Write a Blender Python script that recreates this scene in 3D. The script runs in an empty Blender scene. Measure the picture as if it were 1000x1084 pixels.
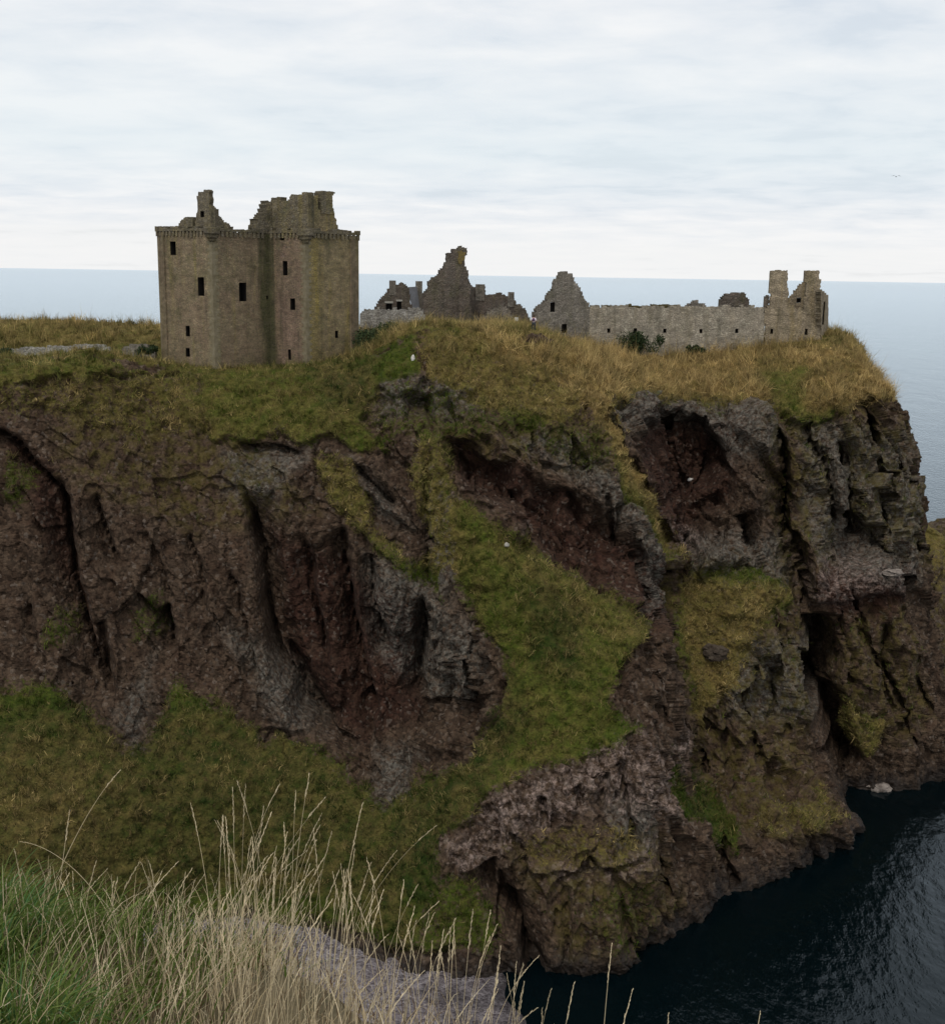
import bpy, math, random
import numpy as np
from mathutils import Vector

random.seed(7)
rng = np.random.default_rng(11)
sc = bpy.context.scene
COL = sc.collection

# ------------------------------------------------------------------ camera model
W0, H0, F = 1000.0, 1084.0, 1217.0
EYE = np.array([0.0, 0.0, 58.0])
PITCH = math.atan(251.0 / F)
ROLL = math.atan(0.016)
fwd = np.array([0, math.cos(PITCH), -math.sin(PITCH)])
up0 = np.array([0, math.sin(PITCH), math.cos(PITCH)])
rt0 = np.array([1.0, 0, 0])
# horizon falls to the right: camera rolled so that its right axis points slightly up
RT = rt0 * math.cos(ROLL) + up0 * math.sin(ROLL)
UP = up0 * math.cos(ROLL) - rt0 * math.sin(ROLL)


def ray(px, py):
    return fwd + (px - W0 / 2) / F * RT + (H0 / 2 - py) / F * UP


def P(px, py, Y):
    """world point seen from the viewpoint at px,py standing Y metres out"""
    d = ray(px, py)
    return EYE + d * (Y / d[1])


# ------------------------------------------------------------------ helpers
def tag(o, label=None, cat=None, group=None, kind=None):
    if label: o['label'] = label
    if cat: o['category'] = cat
    if group: o['group'] = group
    if kind: o['kind'] = kind
    return o


def empty(name, loc):
    o = bpy.data.objects.new(name, None)
    COL.objects.link(o)
    o.location = loc
    return o


def mesh_np(name, verts, faces, mat, parent=None, smooth=False, uv=None):
    """verts (n,3), faces (m,3|4) arrays or python list; verts are world coordinates"""
    me = bpy.data.meshes.new(name)
    verts = np.asarray(verts, dtype=np.float32)
    off = np.zeros(3, np.float32)
    if parent is not None:
        off = np.array(parent.matrix_world.translation if parent.parent is None else parent['_o'], np.float32)
        off = np.array(parent['_o'], np.float32) if '_o' in parent else np.array(parent.location, np.float32)
    v = verts - off
    if isinstance(faces, np.ndarray):
        m, k = faces.shape
        me.vertices.add(len(v)); me.vertices.foreach_set('co', v.ravel())
        me.loops.add(m * k); me.loops.foreach_set('vertex_index', faces.astype(np.int32).ravel())
        me.polygons.add(m)
        me.polygons.foreach_set('loop_start', np.arange(0, m * k, k, dtype=np.int32))
        me.polygons.foreach_set('loop_total', np.full(m, k, np.int32))
        me.update(calc_edges=True)
    else:
        me.from_pydata([tuple(map(float, a)) for a in v], [], faces)
        me.update()
    if smooth:
        me.polygons.foreach_set('use_smooth', np.ones(len(me.polygons), bool))
    if uv is not None:
        l = me.uv_layers.new(name='UVMap')
        vi = np.zeros(len(me.loops), np.int32); me.loops.foreach_get('vertex_index', vi)
        l.data.foreach_set('uv', np.asarray(uv, np.float32)[vi].ravel())
    if mat: me.materials.append(mat)
    o = bpy.data.objects.new(name, me)
    COL.objects.link(o)
    if parent is not None:
        o.parent = parent
        o['_o'] = [float(x) for x in off]
    return o


def attr(o, name, arr):
    a = o.data.attributes.new(name, 'FLOAT', 'POINT')
    a.data.foreach_set('value', np.asarray(arr, np.float32).ravel())


def attrc(o, name, arr):
    a = o.data.attributes.new(name, 'FLOAT_COLOR', 'POINT')
    c = np.ones((len(arr), 4), np.float32); c[:, :3] = arr
    a.data.foreach_set('color', c.ravel())


# lattice value noise -------------------------------------------------------
LT = rng.random((64, 64, 64)).astype(np.float32)


def vnoise(p):
    i = np.floor(p).astype(np.int32)
    f = (p - i).astype(np.float32)
    f = f * f * f * (f * (f * 6 - 15) + 10)
    i0 = i & 63; i1 = (i + 1) & 63
    x0, y0, z0 = i0[:, 0], i0[:, 1], i0[:, 2]
    x1, y1, z1 = i1[:, 0], i1[:, 1], i1[:, 2]
    fx, fy, fz = f[:, 0], f[:, 1], f[:, 2]
    a = LT[x0, y0, z0] * (1 - fx) + LT[x1, y0, z0] * fx
    b = LT[x0, y1, z0] * (1 - fx) + LT[x1, y1, z0] * fx
    c = LT[x0, y0, z1] * (1 - fx) + LT[x1, y0, z1] * fx
    d = LT[x0, y1, z1] * (1 - fx) + LT[x1, y1, z1] * fx
    e = a * (1 - fy) + b * fy
    g = c * (1 - fy) + d * fy
    return (e * (1 - fz) + g * fz) * 2 - 1


ROTM = np.array([[0.8, 0.6, 0], [-0.48, 0.64, 0.6], [0.36, -0.48, 0.8]], np.float32)


def fbm(p, octv=4, gain=0.5, ridged=False):
    s = 0; a = 1.0; t = 0
    q = p.astype(np.float32)
    for k in range(octv):
        n = vnoise(q)
        if ridged: n = 1 - 2 * np.abs(n)
        s = s + a * n; t += a
        a *= gain
        q = (q @ ROTM) * 2.03 + 17.3
    return s / t


def hash3(i, seed):
    h = (i[..., 0] * 73856093) ^ (i[..., 1] * 19349663) ^ (i[..., 2] * 83492791) ^ (seed * 2654435761 & 0x7fffffff)
    h = h & 0x7fffffff
    h = ((h >> 13) ^ h) * 1274126177 & 0x7fffffff
    h = ((h >> 15) ^ h) * 668265263 & 0x7fffffff
    return ((h >> 7) & 0xffff).astype(np.float32) / 65535.0


def facets(p, seed=1, tilt=0.6):
    """cellular facets: every cell gets its own offset and tilt, giving broken rock planes"""
    i = np.floor(p).astype(np.int64)
    best = np.full(len(p), 1e9, np.float32); out = np.zeros(len(p), np.float32)
    for dx in (-1, 0, 1):
        for dy in (-1, 0, 1):
            for dz in (-1, 0, 1):
                c = i + np.array([dx, dy, dz])
                fp = np.stack([hash3(c, seed + k) for k in range(3)], 1)
                dl = (p - c - fp).astype(np.float32)
                d = (dl * dl).sum(1)
                v = hash3(c, seed + 5) * 2 - 1
                v = v + tilt * (dl[:, 0] * (hash3(c, seed + 6) * 2 - 1) + dl[:, 2] * (hash3(c, seed + 7) * 2 - 1)) * 2
                m = d < best
                best[m] = d[m]; out[m] = v[m]
    return out


# ------------------------------------------------------------------ node helpers
def new_mat(name):
    m = bpy.data.materials.new(name)
    m.use_nodes = True
    nt = m.node_tree
    for n in list(nt.nodes): nt.nodes.remove(n)
    out = nt.nodes.new('ShaderNodeOutputMaterial')
    bs = nt.nodes.new('ShaderNodeBsdfPrincipled')
    nt.links.new(bs.outputs[0], out.inputs[0])
    bs.inputs['Roughness'].default_value = 0.95
    bs.inputs['Specular IOR Level'].default_value = 0.15
    return m, nt, bs


class N:
    def __init__(s, nt): s.nt = nt
    def node(s, t, **kw):
        n = s.nt.nodes.new(t)
        for k, v in kw.items(): setattr(n, k, v)
        return n
    def link(s, a, b): s.nt.links.new(a, b)
    def val(s, inp, v):
        if hasattr(v, 'is_output'): s.link(v, inp)
        else:
            if isinstance(v, (tuple, list)) and len(v) == 3 and inp.type == 'RGBA': v = (*v, 1)
            inp.default_value = v
    def math(s, op, a, b=None, c=None, clamp=False):
        n = s.node('ShaderNodeMath', operation=op, use_clamp=clamp)
        s.val(n.inputs[0], a)
        if b is not None: s.val(n.inputs[1], b)
        if c is not None: s.val(n.inputs[2], c)
        return n.outputs[0]
    def mix(s, f, a, b, blend='MIX'):
        n = s.node('ShaderNodeMix', data_type='RGBA', blend_type=blend)
        s.val(n.inputs[0], f); s.val(n.inputs[6], a); s.val(n.inputs[7], b)
        return n.outputs[2]
    def attr(s, name):
        return s.node('ShaderNodeAttribute', attribute_name=name)
    def noise(s, vec, scale, detail=4, rough=0.55, dist=0.0):
        n = s.node('ShaderNodeTexNoise')
        if vec is not None: s.link(vec, n.inputs['Vector'])
        n.inputs['Scale'].default_value = scale; n.inputs['Detail'].default_value = detail
        n.inputs['Roughness'].default_value = rough; n.inputs['Distortion'].default_value = dist
        return n.outputs[0]
    def vor(s, vec, scale, feature='F1', rand=1.0):
        n = s.node('ShaderNodeTexVoronoi', feature=feature)
        if vec is not None: s.link(vec, n.inputs['Vector'])
        n.inputs['Scale'].default_value = scale
        n.inputs['Randomness'].default_value = rand
        return n
    def ramp(s, f, lo, hi, a=0.0, b=1.0):
        n = s.node('ShaderNodeMapRange', clamp=True)
        s.val(n.inputs[0], f)
        n.inputs[1].default_value = lo; n.inputs[2].default_value = hi
        n.inputs[3].default_value = a; n.inputs[4].default_value = b
        return n.outputs[0]
    def mapping(s, vec, scale=(1, 1, 1), loc=(0, 0, 0), rot=(0, 0, 0)):
        n = s.node('ShaderNodeMapping')
        s.link(vec, n.inputs[0])
        n.inputs[1].default_value = loc; n.inputs[2].default_value = rot; n.inputs[3].default_value = scale
        return n.outputs[0]
    def bump(s, h, strength=0.5, dist=0.1, normal=None):
        n = s.node('ShaderNodeBump')
        n.inputs['Strength'].default_value = strength; n.inputs['Distance'].default_value = dist
        s.link(h, n.inputs['Height'])
        if normal is not None: s.link(normal, n.inputs['Normal'])
        return n.outputs[0]
    def pos(s): return s.node('ShaderNodeNewGeometry').outputs['Position']
    def uv(s): return s.node('ShaderNodeTexCoord').outputs['UV']


# ------------------------------------------------------------------ materials
def rock_material():
    m, nt, bs = new_mat('cliff_rock_and_turf')
    n = N(nt)
    p = n.pos()
    lean = n.mapping(p, scale=(1, 1, 0.45))
    big = n.noise(p, 0.18, 5, 0.6)
    mid = n.noise(lean, 0.9, 6, 0.65)
    fine = n.noise(p, 5.0, 6, 0.7)
    peb = n.vor(p, 3.2)
    peb2 = n.vor(p, 1.3)
    # rock tones
    c = n.mix(n.ramp(big, 0.35, 0.65), (0.027, 0.0160, 0.0098), (0.047, 0.0285, 0.0180))
    c = n.mix(n.ramp(mid, 0.40, 0.68), c, (0.069, 0.047, 0.031))
    red = n.attr('red').outputs['Fac']
    c = n.mix(n.math('MULTIPLY', red, n.ramp(mid, 0.3, 0.7, 1.0, 0.65)), c, (0.028, 0.0120, 0.0078))
    lich = n.attr('lichen').outputs['Fac']
    lm = n.math('MULTIPLY', lich, n.ramp(n.noise(p, 1.9, 7, 0.8), 0.42, 0.58))
    c = n.mix(n.math('MULTIPLY', lm, 0.75), c, (0.105, 0.099, 0.083))
    pale = n.attr('pale').outputs['Fac']
    pm = n.math('MULTIPLY', pale, n.ramp(n.noise(p, 1.3, 7, 0.78), 0.46, 0.62))
    c = n.mix(pm, c, (0.25, 0.188, 0.16))
    # pebbles of the conglomerate, each with its own tone
    sep = n.node('ShaderNodeSeparateColor'); n.link(peb.outputs['Color'], sep.inputs[0])
    tone = n.ramp(sep.outputs[0], 0.0, 1.0, 0.55, 1.5)
    c = n.mix(1.0, c, tone, 'MULTIPLY')
    c = n.mix(n.math('MULTIPLY', n.ramp(sep.outputs[1], 0.90, 0.97), 0.32), c, (0.19, 0.155, 0.125))
    c = n.mix(1.0, c, n.ramp(fine, 0.25, 0.75, 0.6, 1.4), 'MULTIPLY')
    moss = n.attr('moss').outputs['Fac']
    mm = n.math('MULTIPLY', moss, n.ramp(n.noise(p, 0.8, 6, 0.7), 0.44, 0.60))
    c = n.mix(n.math('MULTIPLY', mm, 0.8), c, (0.082, 0.066, 0.014))
    # turf
    gr = n.attr('turf').outputs['Fac']
    dry = n.attr('dry').outputs['Fac']
    gn = n.noise(p, 2.2, 6, 0.7)
    g1 = n.mix(n.ramp(gn, 0.3, 0.7), (0.021, 0.032, 0.004), (0.060, 0.074, 0.008))
    shade_f = n.attr('shade_green').outputs['Fac']
    g1 = n.mix(n.math('MULTIPLY', shade_f, n.ramp(n.noise(p, .5, 5, .7), .3, .7, .4, 1.0)), g1, (0.010, 0.020, 0.003))  # deeper green, with gully shade painted into the turf colour
    d1 = n.mix(n.ramp(gn, 0.3, 0.7), (0.105, 0.066, 0.020), (0.22, 0.150, 0.055))
    dfac = n.math('ADD', dry, n.ramp(n.noise(p, 0.7, 5, 0.6), 0.3, 0.7, -0.25, 0.25), clamp=True)
    g = n.mix(dfac, g1, d1)
    g = n.mix(n.ramp(n.noise(p, 1.3, 5, 0.7), 0.54, 0.70, 0.0, 0.7), g, (0.062, 0.040, 0.016))
    g = n.mix(1.0, g, n.ramp(n.noise(p, 7.0, 3, 0.6), 0.25, 0.75, 0.55, 1.45), 'MULTIPLY')
    edge = n.math('ADD', gr, n.ramp(n.noise(p, 1.7, 6, 0.7), 0.25, 0.75, -0.36, 0.36))
    edge = n.math('ADD', edge, n.ramp(n.noise(p, 5.5, 4, 0.7), 0.25, 0.75, -0.26, 0.26))
    gf = n.ramp(edge, 0.38, 0.64)
    c = n.mix(gf, c, g)
    # tide-wet foot
    sz_ = n.node('ShaderNodeSeparateXYZ'); n.link(p, sz_.inputs[0])
    wet = n.ramp(n.math('ADD', sz_.outputs[2], n.ramp(mid, .3, .7, -1.0, 1.0)), 0.6, 2.6, 1.0, 0.0)
    wet = n.math('MULTIPLY', wet, n.math('SUBTRACT', 1.0, gf, clamp=True))
    c = n.mix(n.math('MULTIPLY', wet, .75), c, (0.010, 0.0085, 0.0075))
    n.link(n.math('SUBTRACT', .95, n.math('MULTIPLY', wet, .5)), bs.inputs['Roughness'])
    n.link(c, bs.inputs['Base Color'])
    # relief
    h = n.math('MULTIPLY', n.ramp(peb.outputs['Distance'], 0.0, 0.55, 1.0, 0.0), 0.5)
    h = n.math('ADD', h, n.math('MULTIPLY', fine, 0.45))
    h = n.math('ADD', h, n.math('MULTIPLY', n.ramp(peb2.outputs['Distance'], 0.0, 0.7, 1.0, 0.0), 0.6))
    bp = n.bump(h, 0.9, 0.16)
    n.link(bp, bs.inputs['Normal'])
    return m


KEEP_MARKS = []
for (a_, b_, Y_, rad_, c_, m_) in ((287, 384, 131.6, 1.5, (.045, .050, .018), .85), (228, 388, 126.3, .9, (.25, .22, .12), .7), (325, 386, 128.2, .9, (.24, .21, .12), .6), (332, 386, 128.9, 1.4, (.25, .19, .06), .45)):
    q_ = P(a_, b_, Y_); KEEP_MARKS.append((float(q_[0]), float(q_[1]), rad_, c_, m_))
def masonry(name, stones, mortar, stain=(0.16, 0.12, 0.03), stain_amt=0.5, size=(2.9, 5.4), green=0.3, dark=0.4):
    m, nt, bs = new_mat(name)
    n = N(nt)
    p = n.pos(); uv = n.uv()
    wob = n.node('ShaderNodeVectorMath', operation='MULTIPLY_ADD')
    nz = n.node('ShaderNodeTexNoise'); n.link(p, nz.inputs['Vector']); nz.inputs['Scale'].default_value = 1.3
    n.link(nz.outputs['Color'], wob.inputs[0]); wob.inputs[1].default_value = (0.35, 0.12, 0.12)
    n.link(uv, wob.inputs[2])
    sv = n.mapping(wob.outputs[0], scale=(size[0], size[1], 1))
    v1 = n.vor(sv, 1.0, rand=0.8)
    ve = n.vor(sv, 1.0, 'DISTANCE_TO_EDGE', rand=0.8)
    sep = n.node('ShaderNodeSeparateColor'); n.link(v1.outputs['Color'], sep.inputs[0])
    c = n.mix(sep.outputs[0], stones[0], stones[1])
    c = n.mix(n.math('MULTIPLY', n.ramp(sep.outputs[1], 0.6, 0.9), 0.8), c, stones[2])
    patch = n.noise(p, 0.35, 4, 0.6)
    c = n.mix(n.ramp(patch, 0.42, 0.62, 0, 0.65), c, stones[2])
    streak = n.noise(n.mapping(p, scale=(1.1, 1.1, 0.10)), 1.0, 5, 0.6)
    c = n.mix(n.ramp(streak, 0.52, 0.68, 0.0, stain_amt), c, stain)
    streak2 = n.noise(n.mapping(p, scale=(1.6, 1.6, 0.12), loc=(31, 7, 3)), 1.0, 4, 0.6)
    c = n.mix(n.ramp(streak2, 0.55, 0.72, 0.0, dark), c, (0.045, 0.042, 0.03))
    c = n.mix(n.ramp(n.noise(p, 0.55, 5, 0.65), 0.52, 0.70, 0.0, green), c, (0.085, 0.085, 0.035))
    c = n.mix(n.ramp(n.noise(p, 2.5, 5, 0.75), 0.60, 0.72, 0.0, 0.5), c, (0.30, 0.29, 0.25))
    if name.startswith('keep_masonry'):
        # dark green run in the inner corner, lichen runs at the outer corners
        sp = n.node('ShaderNodeSeparateXYZ'); n.link(p, sp.inputs[0])
        for (mx, my, rad, colr, amt) in KEEP_MARKS:
            dx = n.math('SUBTRACT', sp.outputs[0], mx); dy = n.math('SUBTRACT', sp.outputs[1], my)
            dd = n.math('SQRT', n.math('ADD', n.math('MULTIPLY', dx, dx), n.math('MULTIPLY', dy, dy)))
            dd = n.math('ADD', dd, n.ramp(streak, .3, .7, -rad * .5, rad * .5))
            c = n.mix(n.ramp(dd, rad * .35, rad, amt, 0.0), c, colr)
    c = n.mix(1.0, c, n.ramp(n.noise(p, 0.9, 6, 0.7), 0.3, 0.7, 0.62, 1.32), 'MULTIPLY')
    c = n.mix(1.0, c, n.ramp(n.noise(n.mapping(p, scale=(.35, .35, 1)), 2.6, 3, 0.6), 0.3, 0.7, 0.78, 1.2), 'MULTIPLY')
    mo = n.ramp(ve.outputs['Distance'], 0.0, 0.10, 1.0, 0.0)
    c = n.mix(n.math('MULTIPLY', mo, 0.75), c, mortar)
    c = n.mix(1.0, c, n.ramp(n.noise(p, 6.0, 5, 0.7), 0.25, 0.75, 0.65, 1.35), 'MULTIPLY')
    n.link(c, bs.inputs['Base Color'])
    h = n.math('ADD', n.ramp(ve.outputs['Distance'], 0.0, 0.16), n.math('MULTIPLY', n.noise(p, 5.0, 5, 0.7), 0.8))
    n.link(n.bump(h, 0.8, 0.03 if name.startswith('keep') else .045), bs.inputs['Normal'])
    return m


def plain(name, c1, c2, scale=4.0, rough=0.9, bump=0.3, bdist=0.03):
    m, nt, bs = new_mat(name)
    n = N(nt); p = n.pos()
    f = n.noise(p, scale, 5, 0.65)
    n.link(n.mix(n.ramp(f, 0.3, 0.7), c1, c2), bs.inputs['Base Color'])
    bs.inputs['Roughness'].default_value = rough
    if bump: n.link(n.bump(n.noise(p, scale * 2.5, 5, 0.7), bump, bdist), bs.inputs['Normal'])
    return m


def blade_mat(name, rough=0.7, trans=0.0):
    m, nt, bs = new_mat(name)
    n = N(nt)
    a = n.attr('tint').outputs['Color']
    n.link(a, bs.inputs['Base Color'])
    bs.inputs['Roughness'].default_value = rough
    if trans:
        out = [x for x in nt.nodes if x.type == 'OUTPUT_MATERIAL'][0]
        t = n.node('ShaderNodeBsdfTranslucent'); n.link(a, t.inputs[0])
        mx = n.node('ShaderNodeMixShader'); mx.inputs[0].default_value = trans
        n.link(bs.outputs[0], mx.inputs[1]); n.link(t.outputs[0], mx.inputs[2])
        n.link(mx.outputs[0], out.inputs[0])
    return m


M = {}
M['cliff'] = rock_material()
M['keep'] = masonry('keep_masonry', ((0.26, 0.200, 0.120), (0.175, 0.140, 0.088), (0.205, 0.145, 0.095)), (0.11, 0.092, 0.064), stain=(0.20, 0.165, 0.055), stain_amt=0.6, green=0.5)
M['keep_red'] = masonry('keep_masonry_reddish', ((0.245, 0.178, 0.115), (0.175, 0.130, 0.088), (0.225, 0.150, 0.110)), (0.09, 0.075, 0.056), stain=(0.19, 0.145, 0.06), stain_amt=0.35, green=0.35, dark=0.45)
M['keep_yellow'] = masonry('keep_masonry_lichened', ((0.275, 0.215, 0.110), (0.19, 0.152, 0.085), (0.215, 0.160, 0.095)), (0.10, 0.09, 0.06), stain=(0.25, 0.19, 0.04), stain_amt=0.7, green=0.5)
M['cap'] = masonry('keep_top_masonry', ((0.19, 0.155, 0.09), (0.14, 0.115, 0.075), (0.15, 0.13, 0.10)), (0.07, 0.06, 0.045), stain=(0.20, 0.16, 0.05), stain_amt=0.5, green=0.6, dark=0.6)
M['grey'] = masonry('grey_rubble_masonry', ((0.27, 0.24, 0.195), (0.185, 0.165, 0.14), (0.20, 0.172, 0.14)), (0.09, 0.08, 0.07), stain=(0.16, 0.14, 0.09), stain_amt=0.4, dark=0.6, green=0.4)
M['dark'] = masonry('dark_rubble_masonry', ((0.155, 0.13, 0.105), (0.11, 0.095, 0.08), (0.13, 0.10, 0.08)), (0.07, 0.06, 0.05), stain=(0.14, 0.12, 0.07), stain_amt=0.4, dark=0.6, green=0.5)
M['pale'] = masonry('pale_range_masonry', ((0.40, 0.355, 0.275), (0.29, 0.255, 0.20), (0.33, 0.28, 0.215)), (0.15, 0.13, 0.10), stain=(0.24, 0.20, 0.12), stain_amt=0.4, dark=0.45, green=0.25)
M['tan'] = masonry('tan_house_masonry', ((0.36, 0.29, 0.20), (0.25, 0.20, 0.14), (0.29, 0.235, 0.16)), (0.13, 0.11, 0.08), stain=(0.27, 0.20, 0.08), stain_amt=0.5, dark=0.5, green=0.3)
M['white_rubble'] = masonry('pale_dyke_masonry', ((0.36, 0.34, 0.30), (0.25, 0.23, 0.21), (0.42, 0.40, 0.36)), (0.10, 0.09, 0.08), stain_amt=0.1, dark=0.2, green=0.1)
M['quoin'] = plain('weathered_corner_stone', (0.13, 0.108, 0.062), (0.235, 0.20, 0.135), 1.8, bump=.5, bdist=.03)
M['void'] = plain('painted_dark_opening', (0.012, 0.010, 0.009), (0.02, 0.017, 0.015), bump=0)  # near-black colour paints in the darkness inside windows and doors
M['slate'] = plain('weathered_slate', (0.16, 0.16, 0.17), (0.22, 0.22, 0.23), 3.0)
M['lintel'] = plain('pale_dressed_stone', (0.30, 0.28, 0.24), (0.40, 0.38, 0.33), 3.0)
M['turfcap'] = plain('turf_on_rubble', (0.07, 0.06, 0.025), (0.12, 0.09, 0.04), 3.0, bump=1.0, bdist=0.15)
M['stone'] = plain('boulder_stone', (0.09, 0.085, 0.08), (0.19, 0.18, 0.165), 1.6, bump=0.9, bdist=0.2)
M['dark_boulder'] = plain('dark_boulder', (0.040, 0.028, 0.020), (0.088, 0.068, 0.050), 1.6, bump=0.9, bdist=0.2)
M['pale_ledge'] = plain('guano_streaked_rock', (.07, .055, .045), (.34, .29, .25), 1.1, bump=.9, bdist=.2)
M['white_stone'] = plain('white_stone', (0.48, 0.45, 0.41), (0.66, 0.63, 0.58), 3.0, bump=0.7, bdist=0.08)
M['blade'] = blade_mat('grass_blade', 0.75, 0.25)
M['leaf'] = blade_mat('leaf', 0.7, 0.2)


# ------------------------------------------------------------------ the crag: one sheet
# every column runs from the plateau over the lip and down the face to below the water
# rows: crest/plateau, building line, lip, foot of top turf, four down the face, foot, slope, base, under
cols = [
 [(-380,340,150),(-380,374,134),(-380,385,114),(-380,430,110),(-380,520,107),(-380,600,104),(-380,680,102),(-380,730,99),(-380,850,90),(-380,960,82),(-380,1100,76)],
 [(0,339,150),(0,376,136),(0,388,117),(0,440,113),(0,520,110),(0,600,107),(0,670,104),(0,728,101),(0,840,93),(0,960,86),(0,1100,80)],
 [(90,340,150),(95,381,136),(95,374,121.5),(100,420,116),(100,510,112),(100,600,109),(110,680,106),(120,760,102),(110,850,95),(110,960,90),(110,1100,84)],
 [(190,346,152),(190,384,132),(200,394,124),(200,450,118),(200,530,114),(200,610,110.5),(205,690,108),(212,740,105.5),(210,850,98),(210,955,93.5),(210,1060,88)],
 [(290,350,155),(290,386,133),(290,396,124),(290,460,117),(290,540,113.5),(290,620,111),(300,700,109),(325,778,106),(310,870,99),(310,965,93.5),(310,1060,88)],
 [(370,350,160),(370,372,135),(370,388,123),(375,450,117),(380,530,113),(385,620,110.5),(390,710,108.5),(400,800,104),(395,890,97),(402,1010,88.5),(402,1085,84)],
 [(440,347,162),(440,348,138),(440,354,125),(440,440,117),(445,530,112),(450,620,109.5),(460,710,107.5),(455,790,102),(440,890,94.5),(450,1030,86.5),(450,1100,83)],
 [(500,348,163),(500,349,140),(500,352,126),(500,430,117),(490,500,112),(500,560,108),(520,650,104.5),(520,760,99.5),(490,880,92.5),(502,1046,86.3),(502,1110,84)],
 [(560,349,163),(560,351,140),(560,360,127),(560,430,118.5),(550,500,114),(560,580,109),(580,680,102.5),(580,790,97),(570,880,91.5),(570,1032,88),(570,1110,87)],
 [(620,352,165),(620,370,143),(618,385,130),(622,440,119),(612,520,115),(622,615,109),(630,690,102.5),(640,770,97.5),(640,880,92),(630,1032,88),(630,1110,87)],
 [(680,355,168),(680,376,149),(672,398,136),(660,450,121),(672,530,116),(682,620,111),(690,680,106),(690,780,99.5),(700,880,94),(700,1000,92.5),(700,1100,92)],
 [(722,355,168),(722,374,149),(722,412,138),(706,455,130),(716,530,127),(720,610,122),(720,700,117),(728,800,112),(752,890,103),(760,960,99),(760,1060,98)],
 [(780,354,168),(780,371,149),(780,425,135),(775,470,130.5),(775,540,127),(780,620,121),(790,710,117.5),(790,820,113),(830,875,107),(835,925,105.5),(835,1000,105)],
 [(840,352,168),(840,363,148.5),(840,425,136),(840,470,132),(840,540,128.5),(845,630,124),(850,720,121),(858,805,118),(884,856,112),(911,890,112.2),(911,960,111)],
 [(876,354,166),(880,360,148),(888,410,138),(890,460,134.5),(890,540,131),(895,630,128),(900,720,125),(900,790,124),(897,832,124),(897,850,123.2),(897,900,123)],
 [(890,358,164),(900,367,149),(922,402,141),(930,440,138),(938,540,134.5),(945,630,131),(952,720,128.5),(958,780,126.5),(962,815,125.8),(964,834,125.5),(964,890,126)],
 [(895,362,164),(912,380,152),(938,420,146),(953,450,143),(964,520,140),(974,630,136),(986,720,132.5),(1002,780,130.5),(1010,800,130.5),(1016,814,130.3),(1016,880,130)],
 [(893,366,168),(904,388,159),(928,428,156),(942,462,153),(956,520,150),(966,630,147),(980,720,143),(1004,770,141),(1016,785,140.5),(1022,796,139.5),(1022,850,140)],
]
C = np.array([[P(*e) for e in c] for c in cols])
# a last column carries the flank back out of sight, and a first row the plateau's far side
last = C[-1] + np.array([-4, 45, 0.0]); C = np.concatenate([C, last[None]], 0)
far = C[:, :1] + np.array([0, 26, -7.0]); C = np.concatenate([far, C], 1)
nseg_c = [60, 100, 100, 95, 85, 75, 65, 65, 65, 65, 90, 65, 65, 48, 48, 48, 40, 24]
nseg_r = [8, 34, 60, 95, 110, 115, 115, 110, 130, 130, 36]


def catmull(A, nseg):
    """interpolate along axis 0"""
    n = len(A)
    E = np.concatenate([2 * A[:1] - A[1:2], A, 2 * A[-1:] - A[-2:-1]], 0)
    outs = []
    for k in range(n - 1):
        t = np.linspace(0, 1, nseg[k], endpoint=False).reshape(-1, *([1] * (A.ndim - 1)))
        p0, p1, p2, p3 = E[k], E[k + 1], E[k + 2], E[k + 3]
        outs.append(0.5 * (2 * p1 + (p2 - p0) * t + (2 * p0 - 5 * p1 + 4 * p2 - p3) * t ** 2 + (3 * p1 - p0 - 3 * p2 + p3) * t ** 3))
    outs.append(A[-1:])
    return np.concatenate(outs, 0)


S = catmull(C, nseg_c)                       # (nc, rows, 3)
S = catmull(np.swapaxes(S, 0, 1), nseg_r)    # (nr, nc, 3)
NR, NC = S.shape[:2]
row_at = np.concatenate([[0], np.cumsum(nseg_r)])


def normals(G):
    du = np.gradient(G, axis=1); dv = np.gradient(G, axis=0)
    nn = np.cross(dv, du)
    nn /= np.linalg.norm(nn, axis=2, keepdims=True) + 1e-9
    return nn


# coarse copy of the sheet on which the traced relief and ground cover are laid out in metres
ST = 3
ri = np.unique(np.append(np.arange(0, NR, ST), NR - 1)); ci = np.unique(np.append(np.arange(0, NC, ST), NC - 1))
B = S[np.ix_(ri, ci)]
Bf = B.reshape(-1, 3)
rel = Bf - EYE
dep = rel @ fwd
bx = 500 + F * (rel @ RT) / dep; by = 542 - F * (rel @ UP) / dep
rowid = np.repeat(ri, len(ci))
colid = np.tile(ci, len(ri)); nc_front = sum(nseg_c[:16]) + 20
vis = (rowid >= row_at[2])


def on_sheet(px, py):
    d = (bx - px) ** 2 + (by - py) ** 2
    d = np.where(vis & (colid < nc_front), d, 1e9)
    return Bf[np.argmin(d)]


XZ = Bf[:, [0, 2]]


def seg_dist(pts, a, b):
    ab = b - a
    t = np.clip(((pts - a) @ ab) / (ab @ ab + 1e-9), 0, 1)
    return np.linalg.norm(pts - (a + t[:, None] * ab), axis=1), t


warp = np.stack([fbm(Bf * 0.45 + 5, 3), fbm(Bf * 0.45 + 50, 3)], 1)
XZw = XZ + warp * 0.9


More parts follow.
